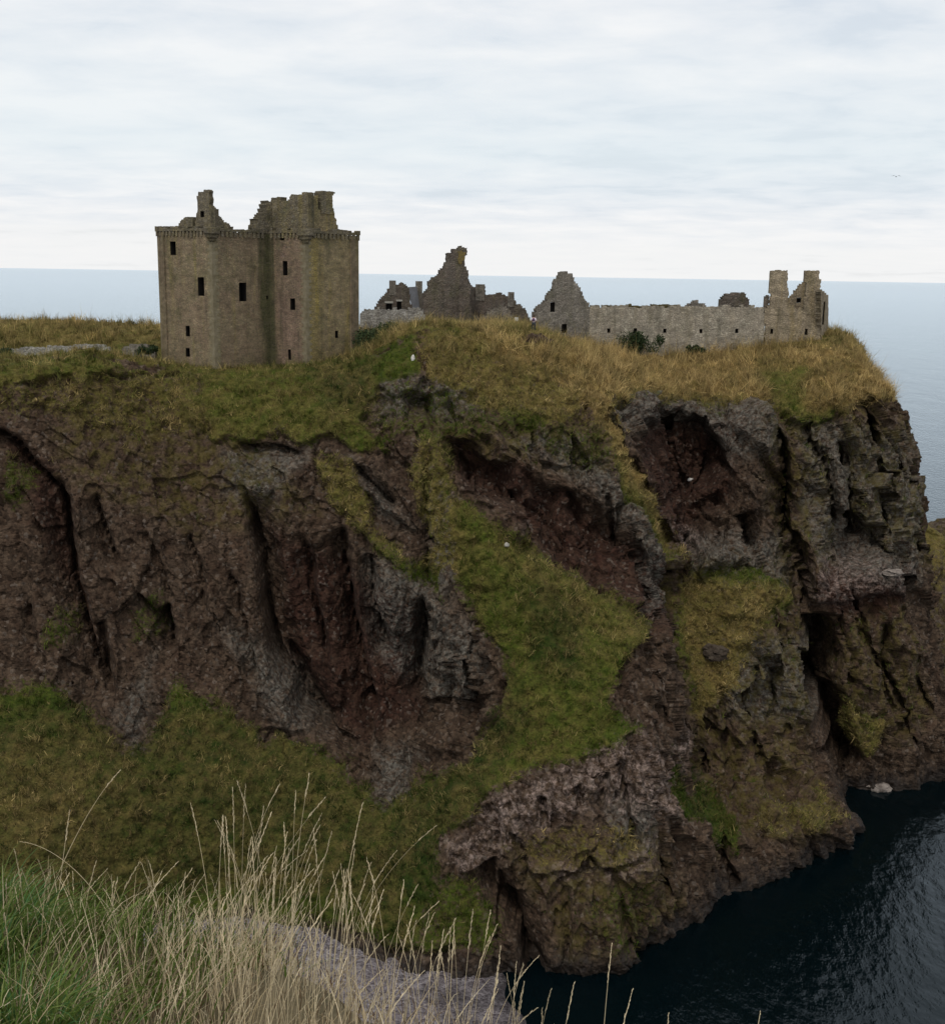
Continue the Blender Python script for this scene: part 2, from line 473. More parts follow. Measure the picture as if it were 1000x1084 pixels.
def poly_sd(px_poly, pts=None):
    """signed distance (m, positive inside) to a polygon drawn on the face, in elevation X,Z"""
    pts = XZw if pts is None else pts
    q = np.array([on_sheet(*e)[[0, 2]] for e in px_poly])
    n = len(q); best = np.full(len(pts), 1e9); ins = np.zeros(len(pts), bool)
    for k in range(n):
        a, b = q[k], q[(k + 1) % n]
        d, _ = seg_dist(pts, a, b)
        best = np.minimum(best, d)
        c = ((a[1] > pts[:, 1]) != (b[1] > pts[:, 1]))
        xi = a[0] + (pts[:, 1] - a[1]) * (b[0] - a[0]) / (b[1] - a[1] + 1e-12)
        ins ^= c & (pts[:, 0] < xi)
    return np.where(ins, best, -best)


def sstep(x, a, b):
    t = np.clip((x - a) / (b - a), 0, 1)
    return t * t * (3 - 2 * t)


# --- traced relief: grooves (positive goes into the cliff), ribs (negative stands out)
disp = np.zeros(len(Bf))
grooves = [
 # polyline in photo pixels, half width m, depth m, sharp side (+1: steep wall on the right)
 ([(-10,450),(18,470),(40,498),(62,520)], 1.0, 1.5, 1),
 ([(60,505),(72,570),(80,630),(98,690),(116,742)], 1.3, 2.0, 1),
 ([(98,520),(112,570),(122,600)], .8, 1.0, 1),
 ([(176,640),(184,690)], .8, 1.5, 1),
 ([(140,630),(165,650),(185,660)], .6, .8, 1),
 ([(262,520),(276,590),(286,650),(296,700),(318,745),(352,785)], 1.5, 2.6, -1),
 ([(318,560),(330,640),(345,700)], 1.2, .8, 1),
 ([(357,555),(366,610),(374,660),(388,720),(395,770)], .9, 1.7, 1),
 ([(392,585),(398,640),(412,690)], .8, 1.3, 1),
 ([(447,630),(446,690),(443,745)], .7, 1.6, 1),
 ([(506,655),(500,700),(498,740)], .5, 1.0, -1),
 ([(375,490),(400,520),(418,535)], .7, 1.4, -1),
 ([(250,470),(290,470),(315,478)], .6, .9, 1),
 ([(456,480),(455,560),(457,620)], .4, .8, 1),
 ([(540,520),(548,560),(552,590)], .7, 1.2, -1),
 ([(640,430),(662,480),(690,540),(706,590)], 1.0, 1.2, 1),
 ([(700,440),(708,480),(715,520)], 1.1, 1.1, 1),
 ([(738,440),(745,480),(748,520)], .9, .9, 1),
 ([(758,470),(768,490),(770,500)], .8, 1.6, 1),
 ([(708,600),(705,650),(706,720),(712,790)], 1.0, 2.0, -1),
 ([(812,440),(826,500),(838,560),(848,610),(854,650)], 1.1, 2.4, 1),
 ([(784,540),(794,580)], .7, 1.2, -1),
 ([(856,440),(868,490),(876,540)], .7, 1.2, 1),
 ([(892,465),(897,520),(900,560),(906,580)], 1.2, 2.6, -1),
 ([(914,420),(925,440),(932,475)], 1.0, 2.2, 1),
 ([(930,480),(936,530),(940,570)], .7, 1.2, 1),
 ([(955,480),(962,540),(966,590)], .9, 1.6, 1),
 ([(853,655),(856,700),(862,745),(875,790),(893,838)], 1.7, 8.0, -1),
 ([(962,600),(968,660),(975,720),(990,770)], .8, 1.6, 1),
 ([(940,700),(955,740),(965,790)], .7, 1.2, 1),
 ([(925,740),(935,700),(930,660)], .6, 1.0, 1),
 ([(742,790),(748,830),(756,850)], .7, 1.2, 1),
 ([(538,950),(548,985),(560,1030)], .9, 1.8, -1),
 ([(690,870),(705,920),(712,955)], .8, 1.2, 1),
 ([(760,880),(775,920),(780,940)], .7, 1.0, 1),
 ([(640,820),(632,860)], .5, .9, 1),
 ([(655,800),(660,860),(668,900)], .5, .8, -1),
 ([(240,600),(262,660),(275,720)], .5, .6, 1),
 ([(30,640),(40,700)], .6, .7, 1),
 ([(200,560),(212,620),(215,650)], .6, .7, 1),
 ([(800,700),(795,760),(800,810)], .6, .9, 1),
 ([(820,640),(822,720),(830,780)], .5, .8, 1),
]
grooves += [(pl_, w_ * .30, d_ * (.75 if pl_[0][0] > 600 else .45), -sd_) for pl_, w_, d_, sd_ in grooves if d_ < 5 and pl_[0] not in ((700, 440), (738, 440), (758, 470))]
grooves += [
 ([(116,740),(112,700),(104,660)], .5, 1.6, 1),
 ([(300,690),(322,740),(350,780),(372,800)], .6, 1.8, -1),
 ([(395,740),(392,780),(400,800)], .6, 1.4, 1),
 ([(20,560),(28,640),(34,720)], .4, .5, 1),
 ([(150,560),(170,600),(186,640)], .4, .6, 1),
 ([(238,640),(252,680),(262,720)], .35, .6, -1),
 ([(330,590),(338,660),(350,730)], .4, .7, 1),
 ([(372,590),(380,650),(388,700)], .35, .7, 1),
 ([(475,640),(472,690),(468,735)], .3, .4, 1),
 ([(590,530),(612,560),(625,600)], .5, .8, -1),
 ([(640,520),(655,560),(660,610)], .5, .9, 1),
 ([(672,560),(680,610),(690,650)], .5, .7, 1),
 ([(700,680),(694,720),(700,770)], .5, .8, 1),
 ([(760,720),(765,770),(772,820)], .5, .8, -1),
 ([(725,760),(728,810),(740,845)], .5, .8, -1),
 ([(880,640),(890,690),(905,730)], .6, 1.0, 1),
 ([(905,620),(915,670),(935,720),(950,760)], .5, 1.0, 1),
 ([(840,540),(845,580),(850,600)], .6, 1.0, 1),
 ([(870,470),(880,520),(886,560)], .5, .9, 1),
 ([(600,930),(606,970),(604,1015)], .4, .6, 1),
 ([(650,930),(660,970),(668,1000)], .4, .6, 1),
 ([(560,925),(620,918),(690,900)], .35, .6, 1),
 ([(575,845),(578,868)], .4, .7, 1),
 ([(610,830),(614,858)], .4, .7, -1),
]
for pl, w, d, side in grooves:
    q = np.array([on_sheet(*e)[[0, 2]] for e in pl])
    lo = q.min(0) - 4 * w - 2; hi = q.max(0) + 4 * w + 2
    sel = np.where(((XZ > lo) & (XZ < hi)).all(1) & vis)[0]
    if not len(sel): continue
    pts = XZ[sel] + warp[sel] * 0.45
    best = np.full(len(sel), 1e9); sg = np.zeros(len(sel)); tt = np.zeros(len(sel))
    for k in range(len(q) - 1):
        dd, t = seg_dist(pts, q[k], q[k + 1])
        m = dd < best
        best[m] = dd[m]; tt[m] = (k + t[m]) / (len(q) - 1)
        ab = q[k + 1] - q[k]
        cr = ab[0] * (pts[:, 1] - q[k][1]) - ab[1] * (pts[:, 0] - q[k][0])
        sg[m] = np.sign(cr[m])        # + : right hand side of a line running down the picture
    x = best * sg * side              # positive on the steep side
    prof = np.where(x > 0, np.exp(-(x / (0.35 * w)) ** 2), np.exp(-(x / (1.25 * w)) ** 2))
    rib = np.where(x > 0, np.exp(-((x - 1.1 * w) / (0.6 * w)) ** 2), 0) * 0.35
    fade = sstep(tt, -0.02, 0.12) * (1 - sstep(tt, 0.92, 1.02))
    disp[sel] += (d * 1.75 * prof - min(d, 1.8) * rib) * fade

# hollows: (polygon, depth, soft edge m) ; negative = boss
hollows = [
 ([(428,418),(452,420),(458,448),(430,444)], 1.6, .8),
 ([(470,468),(500,470),(535,500),(548,560),(535,556),(505,525),(478,490)], 2.6, 1.2),
 ([(552,505),(600,520),(660,560),(700,610),(706,660),(670,655),(610,615),(556,585)], 1.6, 1.6),
 ([(672,452),(700,440),(735,445),(770,470),(772,500),(742,520),(720,545),(700,540),(680,490)], 3.4, 1.5),
 ([(712,545),(760,520),(765,535),(735,575),(712,590)], 1.6, 1.0),
 ([(880,540),(930,560),(940,590),(905,602),(868,620),(862,590)], 2.4, 1.2),
 ([(935,590),(965,560),(972,600),(945,612)], 1.0, .8),
 ([(308,590),(360,560),(385,680),(395,780),(370,785),(325,740),(300,680)], .75, 1.2),
 ([(495,925),(525,915),(545,960),(555,1000),(530,975)], 2.2, 1.0),
 ([(440,745),(500,742),(520,735),(510,765),(450,785)], 1.2, .8),
 ([(448,625),(490,640),(512,690),(498,742),(450,738)], -1.2, .8),
 ([(390,570),(440,585),(450,640),(430,680),(400,650)], -.7, .8),
 ([(372,485),(395,480),(425,520),(440,560),(415,545),(385,515)], -.8, .8),
 ([(230,670),(270,690),(330,770),(300,765),(255,735)], -.6, 1.0),
 ([(700,470),(716,470),(720,520),(704,520)], -1.4, .8),
 ([(765,440),(812,435),(822,480),(815,540),(775,545),(768,500)], -1.3, 1.2),
 ([(730,585),(765,570),(770,600),(735,610)], -.9, .8),
 ([(845,590),(960,600),(965,625),(850,640)], -.9, .8),
 ([(630,775),(680,765),(705,790),(690,850),(640,830)], -.5, 1.2),
 ([(530,835),(630,815),(640,850),(540,870)], -.25, .9),
 ([(560,915),(680,895),(700,940),(700,1000),(570,1030)], -.4, 1.4),
 ([(770,840),(850,830),(905,870),(880,885),(800,880)], -.8, 1.0),
]
for pl, d, soft in hollows:
    sd = poly_sd(pl, XZ + warp * 0.6)
    disp += np.where(vis, 1.85 * d * sstep(sd, -soft * 0.5, soft), 0)

# --- ground cover, in metres on the face
turf = np.full(len(Bf), -0.0); dry = np.zeros(len(Bf)); lich = np.zeros(len(Bf)); red = np.zeros(len(Bf)); pale = np.zeros(len(Bf)); moss = np.zeros(len(Bf)); shade_green = np.zeros(len(Bf))
top = rowid < row_at[3]
turf[top] = 1.2
dry[top] = 0.55


def cover(arr, pl, amt, soft=1.0, mode='max', wp=0.9):
    sd = poly_sd(pl, XZ + warp * wp)
    v = amt * sstep(sd, -soft, soft)
    v = np.where(vis | (rowid >= row_at[1]), v, 0)
    if mode == 'max': arr[:] = np.maximum(arr, v)
    elif mode == 'set':
        k = sstep(sd, -soft, soft); arr[:] = arr * (1 - k) + amt * k
    else: arr += v


cover(turf, [(-260,380),(0,384),(100,368),(160,370),(230,386),(235,470),(190,450),(150,420),(60,405),(-260,405)], .62, 1.2)
cover(turf, [(-260,395),(0,395),(90,400),(160,420),(225,470),(140,470),(40,440),(-260,440)], .40, 1.4)
cover(turf, [(225,385),(400,375),(440,350),(450,395),(405,410),(385,440),(410,470),(372,480),(350,460),(330,470),(300,455),(255,470),(225,470)], .85, 1.0)
cover(turf, [(330,480),(375,485),(400,560),(440,590),(470,560),(480,640),(455,620),(400,590),(345,530)], .62, 1.0)
cover(turf, [(440,450),(470,460),(480,520),(500,560),(470,620),(455,560),(430,510)], .6, 1.0)
cover(turf, [(440,350),(500,345),(620,365),(640,420),(600,450),(560,460),(480,420),(450,400)], .66, 1.2)
cover(turf, [(590,380),(640,390),(660,470),(690,530),(708,590),(700,600),(680,560),(650,500),(625,440)], .75, .8)
cover(turf, [(610,370),(910,355),(945,410),(900,432),(860,450),(830,440),(800,425),(760,430),(700,425),(640,428)], .95, 2.0)
cover(turf, [(476,525),(500,535),(545,575),(600,610),(690,664),(655,700),(640,745),(672,772),(640,790),(560,815),(520,835),(470,880),(462,920),(440,1000),(400,960),(380,900),(405,860),(500,800),(535,750),(535,690),(505,655),(480,600)], 1.05, 1.3, wp=.45)
cover(turf, [(-260,728),(0,730),(60,732),(105,765),(128,795),(160,792),(186,722),(230,748),(285,780),(340,795),(400,850),(450,890),(445,1000),(300,975),(0,1000),(-260,1000)], 1.05, 2.0)
cover(turf, [(712,610),(800,600),(842,622),(830,655),(800,665),(775,740),(735,765),(712,700)], .66, 1.2)
cover(turf, [(700,792),(725,833),(760,860),(788,882),(775,900),(738,885),(706,838)], .85, .6)
cover(turf, [(772,852),(862,827),(892,860),(855,874),(800,868)], .56, .8)
cover(dry, [(772,850),(862,825),(895,862),(855,880),(800,875)], .45, .8, 'set')
cover(turf, [(880,735),(940,760),(930,800),(890,800)], .6, 1.0)
cover(turf, [(545,880),(650,862),(685,890),(650,912),(560,912)], .46, .8)
cover(dry, [(540,870),(660,850),(700,890),(650,925),(550,920)], .5, 1, 'set')
cover(turf, [(440,925),(500,920),(540,985),(520,1010),(440,1010)], .62, 1.0)
cover(turf, [(600,945),(690,920),(700,990),(640,1010)], .42, 1.0)
cover(turf, [(50,640),(90,650),(85,690),(40,680)], .45, .8)
cover(turf, [(130,650),(175,620),(180,680),(135,690)], .45, .8)
cover(turf, [(0,470),(40,500),(30,540),(0,540)], .5, .8)
cover(turf, [(-260,378),(0,382),(100,364),(170,366),(235,386),(235,402),(160,394),(100,394),(0,406),(-260,406)], 1.15, .8)
cover(turf, [(-260,400),(0,400),(100,392),(235,400),(240,465),(140,465),(40,440),(-260,440)], .50, 1.4)
cover(turf, [(390,395),(470,405),(560,430),(640,425),(668,480),(620,500),(560,470),(480,470),(400,470),(372,440)], .44, 1.2)
cover(turf, [(495,345),(640,360),(645,395),(560,388),(500,374),(440,352)], 1.0, .6)
# dry against green
cover(dry, [(-260,380),(0,384),(100,368),(230,386),(400,378),(405,460),(330,470),(200,470),(-260,470)], .24, 1, 'set')
cover(dry, [(-260,398),(0,400),(90,396),(200,410),(240,470),(100,480),(-260,470)], .42, 1.5, 'set')
cover(dry, [(440,350),(500,343),(620,362),(645,425),(600,450),(480,420),(450,400)], .55, 1, 'set')
cover(dry, [(500,343),(620,362),(645,425),(700,560),(708,600),(660,500),(590,400),(530,380)], .85, 1, 'set')
cover(dry, [(600,365),(910,352),(948,412),(900,440),(800,432),(640,430)], .88, 1, 'set')
cover(dry, [(800,390),(850,385),(850,440),(820,440)], .25, 1, 'set')
cover(dry, [(476,525),(690,664),(640,745),(640,790),(470,900),(400,960),(405,860),(535,750),(480,600)], .16, 1, 'set')
cover(dry, [(500,545),(690,664),(670,690),(560,620)], .34, 1, 'set')
cover(dry, [(-260,728),(100,760),(230,748),(400,850),(445,1000),(-260,1000)], .22, 1, 'set')
cover(dry, [(0,790),(110,800),(120,900),(0,930)], .42, 3, 'set')
cover(dry, [(712,610),(842,622),(800,665),(775,740),(735,765)], .62, 1, 'set')
cover(dry, [(330,480),(480,470),(500,620),(345,560)], .42, 1, 'set')
cover(dry, [(880,735),(940,760),(930,800),(890,800)], .4, 1, 'set')
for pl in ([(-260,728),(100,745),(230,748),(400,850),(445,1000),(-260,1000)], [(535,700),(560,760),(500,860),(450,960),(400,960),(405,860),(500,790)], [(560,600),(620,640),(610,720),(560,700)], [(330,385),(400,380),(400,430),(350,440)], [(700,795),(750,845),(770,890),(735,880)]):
    cover(shade_green, pl, 1.0, 1.5)  # patches of deep green grass with the gully's shade painted in
# rock tints
for pl in ([(470,455),(550,500),(700,590),(708,665),(600,610),(480,500)], [(665,440),(780,450),(775,520),(715,600),(690,540)],
           [(290,560),(440,640),(445,760),(380,790),(310,730)], [(850,600),(965,600),(960,640),(870,660)], [(0,450),(60,500),(100,690),(60,600)],
           [(425,415),(455,418),(458,446),(428,446)], [(430,370),(480,365),(490,390),(450,395)]):
    cover(red, pl, .95, 1.2)
for pl in ([(640,425),(820,430),(822,480),(770,480),(720,455),(660,460)], [(600,455),(690,540),(708,640),(690,660),(670,560),(600,500),(540,470)],
           [(440,600),(512,680),(498,745),(450,738),(400,690),(385,590)], [(235,480),(330,470),(290,540),(240,520)], [(370,480),(440,560),(400,545)],
           [(230,660),(275,680),(345,775),(300,765)], [(760,660),(860,680),(860,760),(770,760)], [(840,440),(970,450),(970,620),(860,600)],
           [(400,400),(490,400),(500,440),(400,440)], [(120,760),(160,700),(150,800)], [(460,500),(500,560),(480,640),(455,600)], [(720,570),(830,560),(840,620),(730,620)],
           [(400,800),(440,790),(440,860),(395,860)], [(640,840),(690,850),(690,900),(640,890)]):
    cover(lich, pl, 1.0, 1.2)
for pl in ([(500,850),(600,810),(650,762),(712,785),(720,860),(690,870),(630,850),(560,880),(480,900)], [(465,900),(540,865),(560,890),(490,925)],
           [(845,600),(905,590),(960,605),(955,620),(900,630),(850,640)], [(690,560),(740,565),(740,585),(700,590)],
           [(560,918),(690,893),(700,905),(600,928)]):
    cover(pale, pl, .62 if pl[0] == (845, 600) else .8, 1.2)
for pl in ([(860,660),(960,640),(990,760),(900,800)], [(800,440),(870,440),(880,600),(830,600)], [(540,900),(700,880),(720,960),(600,1010)], [(720,780),(850,760),(880,880),(740,900)],
           [(880,420),(960,430),(975,600),(900,560)], [(440,440),(640,450),(640,500),(480,480)], [(60,400),(240,420),(330,540),(200,560),(60,500)], [(700,600),(850,600),(850,800),(720,800)]):
    cover(moss, pl, .7, 1.5)


def upsample(a):
    a = a.reshape(len(ri), len(ci))
    t = np.empty((len(ri), NC))
    for k in range(len(ri)): t[k] = np.interp(np.arange(NC), ci, a[k])
    r = np.empty((NR, NC))
    idx = np.searchsorted(ri, np.arange(NR), 'right') - 1
    idx = np.clip(idx, 0, len(ri) - 2)
    f = (np.arange(NR) - ri[idx]) / (ri[idx + 1] - ri[idx])
    r = t[idx] * (1 - f[:, None]) + t[idx + 1] * f[:, None]
    return r


disp, turf, dry, lich, red, pale, moss, shade_green = [upsample(a) for a in (disp, turf, dry, lich, red, pale, moss, shade_green)]
S0 = S.copy()
nrm = normals(S)
hor = nrm.copy(); hor[..., 2] *= 0.4
hor /= np.linalg.norm(hor, axis=2, keepdims=True)
push = np.stack([-S[..., 0] / 160, -np.ones((NR, NC)), np.zeros((NR, NC))], -1)
push /= np.linalg.norm(push, axis=2, keepdims=True)
S = S - push * disp[..., None]
pf = S0.reshape(-1, 3)
edge_n = fbm(pf * 0.6 + 3, 4).reshape(NR, NC)
tm = sstep(turf + edge_n * 0.25, 0.40, 0.62)           # settled turf
rock = 1 - tm
face = np.zeros(NR); face[row_at[3]:] = 1; face = np.interp(np.arange(NR), [row_at[2], row_at[3]], [0.15, 1])[:, None]
q = pf.copy(); q[:, 0] = q[:, 0] + 0.22 * q[:, 2]
qa = q * np.array([1, 1, 0.42])
n1 = fbm(qa * 0.16, 4, ridged=True).reshape(NR, NC)
n2 = fbm(qa * 0.55 + 9, 4, ridged=True).reshape(NR, NC)
wq = np.stack([fbm(q * 0.5 + k * 31, 3) for k in range(3)], 1)
f1 = facets((q + wq * .55) * np.array([0.26, 0.26, 0.15]), 3).reshape(NR, NC)
f2 = facets((q + wq * 0.3) * np.array([0.75, 0.75, 0.5]), 21).reshape(NR, NC)
f3 = facets((q + wq * 0.15) * np.array([2.0, 2.0, 1.5]), 43).reshape(NR, NC)
n3 = fbm(q * 1.7 + 77, 4).reshape(NR, NC)
g1 = fbm(pf * 0.3 + 40, 4).reshape(NR, NC)
g2 = fbm(pf * 1.3 + 80, 4).reshape(NR, NC)
pill = fbm(q * np.array([0.24, 0.24, 0.045]), 3, ridged=True).reshape(NR, NC)
side = ((0.42 + 0.58 * sstep(pf[:, 0], -14, 2)) * (1 - .55 * sstep(pf[:, 2], 36, 44) * (1 - sstep(pf[:, 0], -16, -6)))).reshape(NR, NC)
zt_ = q[:, 2] * 0.55 + q[:, 0] * 0.12 + 0.9 * fbm(q * 0.22 + 5, 3)
bed = (zt_ - np.floor(zt_)).reshape(NR, NC)
hrock = side * (1.25 * pill + 0.4 * n1 + 1.15 * f1) + 0.30 * n2 + (0.16 + 0.26 * side) * f2 + (.05 + .09 * side) * f3 + 0.12 * n3 + 0.09 * side * bed
tus = np.maximum(0, fbm(pf * 0.75 + 12, 3)).reshape(NR, NC)
rk = rock[row_at[4]:row_at[10], 40:-80]
hrock = hrock - (hrock[row_at[4]:row_at[10], 40:-80] * rk).sum() / rk.sum() - .1
hturf = 0.55 * g1 + 0.42 * g2 + 0.2 + .35 * tus + 1.5 * tus * np.clip(dry * 1.4 - .3, 0, 1)
hrock = hrock * (.6 + .4 * sstep(pf[:, 2], -1, 6).reshape(NR, NC))
lenu = np.linalg.norm(np.gradient(S0, axis=1), axis=2)
hrock = hrock * np.clip(.22 / lenu, .4, 1)
h = (rock * hrock + tm * hturf) * face
hs_ = nrm.copy(); hs_[..., 2] *= 0.7
S = S + hs_ * h[..., None]
S[..., 2] += 0  # plateau stays as laid


idx = np.arange(NR * NC).reshape(NR, NC)
quads = np.stack([idx[:-1, :-1], idx[1:, :-1], idx[1:, 1:], idx[:-1, 1:]], -1).reshape(-1, 4)
cliff = mesh_np('cliff', S.reshape(-1, 3), quads, M['cliff'], smooth=True)
tag(cliff, kind='structure')
for nm, a in (('turf', np.maximum(turf, tm * 0.5)), ('dry', dry), ('lichen', lich), ('red', red), ('pale', pale), ('moss', moss), ('shade_green', shade_green)):
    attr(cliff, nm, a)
SN = normals(S)


def ground_at(px, py):
    """point of the finished sheet seen near px,py"""
    s = S[::2, ::2].reshape(-1, 3)
    r = s - EYE; d = r @ fwd
    x = 500 + F * (r @ RT) / d; y = 542 - F * (r @ UP) / d
    k = (x - px) ** 2 + (y - py) ** 2 + np.where(d < 70, 1e9, 0)
    return s[np.argmin(k)]


_xy = S[:row_at[5]:2, ::2].reshape(-1, 3)
def height_xy(x, y):
    k = (_xy[:, 0] - x) ** 2 + (_xy[:, 1] - y) ** 2
    j = np.argsort(k)[:4]
    return float(_xy[j, 2].mean())


# ------------------------------------------------------------------ turf fuzz on the crag
def scatter_grass(name, count, seed, weight, hfun, wid, tintfun, label_kind='stuff'):
    r = np.random.default_rng(seed)
    a = np.linalg.norm(np.cross(S[1:, :-1] - S[:-1, :-1], S[:-1, 1:] - S[:-1, :-1]), axis=2)
    w = (a * weight[:-1, :-1]).ravel()
    cs = np.cumsum(w); k = np.searchsorted(cs, r.random(count) * cs[-1])
    i, j = k // (NC - 1), k % (NC - 1)
    nb = 12
    i = np.repeat(i[::nb], nb)[:count]; j = np.repeat(j[::nb], nb)[:count]
    u, v = np.repeat(r.random((2, (count + nb - 1) // nb)), nb, 1)[:, :count]
    p = S[i, j] + (S[i + 1, j] - S[i, j]) * u[:, None] + (S[i, j + 1] - S[i, j]) * v[:, None]
    cl = np.arange(count) // nb
    cr = r.random((count // nb + 2, 3))
    spread = (.10 + .20 * cr[cl, 0])[:, None]
    o_ = r.normal(0, 1, (count, 3)) * spread
    o_ -= SN[i, j] * (o_ * SN[i, j]).sum(1, keepdims=True)
    p = p + o_ * np.array([1, 1, .8])
    global CL1, CL2
    CL1 = cr[cl, 1]; CL2 = cr[cl, 2]
    nn = SN[i, j]
    hh = hfun(p, i, j, r) * (.6 + .8 * CL1)
    d = np.array([0, 0, 1.0]) * 0.75 + nn * 0.35 + r.normal(0, 0.38, (count, 3))
    d /= np.linalg.norm(d, axis=1, keepdims=True)
    side = np.cross(d, r.normal(0, 1, (count, 3))); side /= np.linalg.norm(side, axis=1, keepdims=True)
    ww = wid * (0.6 + 0.8 * r.random(count))
    bend = (r.normal(0, 0.25, (count, 3)) + nn * 0.2) * hh[:, None]; bend[:, 2] -= 0.15 * hh
    b0 = p - d * 0.06 - side * ww[:, None]; b1 = p - d * 0.06 + side * ww[:, None]
    m0 = p + d * (hh * 0.55)[:, None] - side * (ww * .7)[:, None]; m1 = p + d * (hh * 0.55)[:, None] + side * (ww * .7)[:, None]
    t = p + d * hh[:, None] + bend
    V = np.stack([b0, b1, m1, m0, t], 1).reshape(-1, 3)
    bI = np.arange(count)[:, None] * 5
    tris = np.concatenate([bI + np.array([[0, 1, 2]]), bI + np.array([[0, 2, 3]]), bI + np.array([[3, 2, 4]])], 0)
    o = mesh_np(name, V, tris, M['blade'])
    col = tintfun(p, i, j, r)
    attrc(o, 'tint', np.repeat(col, 5, 0))
    tag(o, kind='stuff')
    return o


def tint(p, i, j, r):
    dd = np.clip(dry[i, j] + r.normal(0, 0.12, len(p)) + (CL2 - .5) * .55 + 0.30 * fbm(p * 0.35 + 9, 3), 0, 1)[:, None]
    pat = 0.72 + 0.65 * np.clip(fbm(p * 0.55 + 70, 4) + .4, 0, 1)[:, None]
    shade_f = shade_green[i, j][:, None] * np.clip(.85 + .8 * fbm(p * 0.3 + 33, 3)[:, None], 0, 1)  # how much deep green and painted shade each blade takes
    g = (np.array([0.048, 0.074, 0.006]) * (1 - shade_f) + np.array([0.010, 0.028, 0.003]) * shade_f) * (0.6 + .5 * r.random((len(p), 1))) * (.45 + 1.15 * CL1[:, None]) * pat
    br = (np.clip(fbm(p * 0.9 + 55, 4) * 2.4 - .25, 0, 1) * .75)[:, None] * (1 - .45 * shade_f)
    g = g * (1 - br) + np.array([0.066, 0.042, 0.013]) * (0.4 + 1.0 * r.random((len(p), 1))) * br
    s = np.array([0.50, 0.36, 0.155]) * (0.6 + 0.5 * r.random((len(p), 1))) * (.30 + 1.2 * CL1[:, None]) * pat
    return g * (1 - dd) + s * dd


topzone = np.zeros((NR, NC)); topzone[row_at[1]:row_at[3] + 60] = 1
gmask = sstep(turf + edge_n * 0.25 + 0.1 * g2, 0.36, 0.62) + .05 * moss
gmask[:row_at[1]] = 0; gmask[row_at[10]:] = 0
long_w = gmask * topzone * (0.15 + dry)
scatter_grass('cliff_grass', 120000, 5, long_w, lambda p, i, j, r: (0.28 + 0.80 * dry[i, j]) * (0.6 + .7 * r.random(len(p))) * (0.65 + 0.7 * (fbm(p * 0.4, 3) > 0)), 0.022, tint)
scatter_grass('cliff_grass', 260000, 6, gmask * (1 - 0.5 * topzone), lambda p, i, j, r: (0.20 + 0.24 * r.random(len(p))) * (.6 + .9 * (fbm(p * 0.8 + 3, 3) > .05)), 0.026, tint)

# ------------------------------------------------------------------ walls and ruins
def pip(poly, x, z):
    ins = np.zeros(x.shape, bool); n = len(poly)
    for k in range(n):
        (ax, az), (bx_, bz) = poly[k], poly[(k + 1) % n]
        c = (az > z) != (bz > z)
        xi = ax + (z - az) * (bx_ - ax) / (bz - az + 1e-12)
        ins ^= c & (x < xi)
    return ins


class Plane:
    """a wall plane through a point, facing the viewer, turned by yaw (deg)"""
    def __init__(s, px, py, Y, yaw=0.0, pts=None):
        if pts is not None:
            a, b = np.array(pts[0], float), np.array(pts[1], float)
            s.o = a.copy(); d = b - a; d[2] = 0
            s.L = np.linalg.norm(d); s.u = d / s.L
        else:
            s.o = P(px, py, Y); a = math.radians(yaw)
            s.u = np.array([math.cos(a), math.sin(a), 0])
        s.n = np.array([s.u[1], -s.u[0], 0])       # towards the viewer
        s.up = np.array([0, 0, 1.0])
    def sz(s, px, py):
        d = ray(px, py)
        t = ((s.o - EYE) @ s.n) / (d @ s.n)
        q = EYE + d * t - s.o
        return (float(q @ s.u), float(q[2] + s.o[2]))
    def w(s, a, z, t=0.0):
        return np.array([s.o[0], s.o[1], 0]) + s.u * a + s.up * z - s.n * t


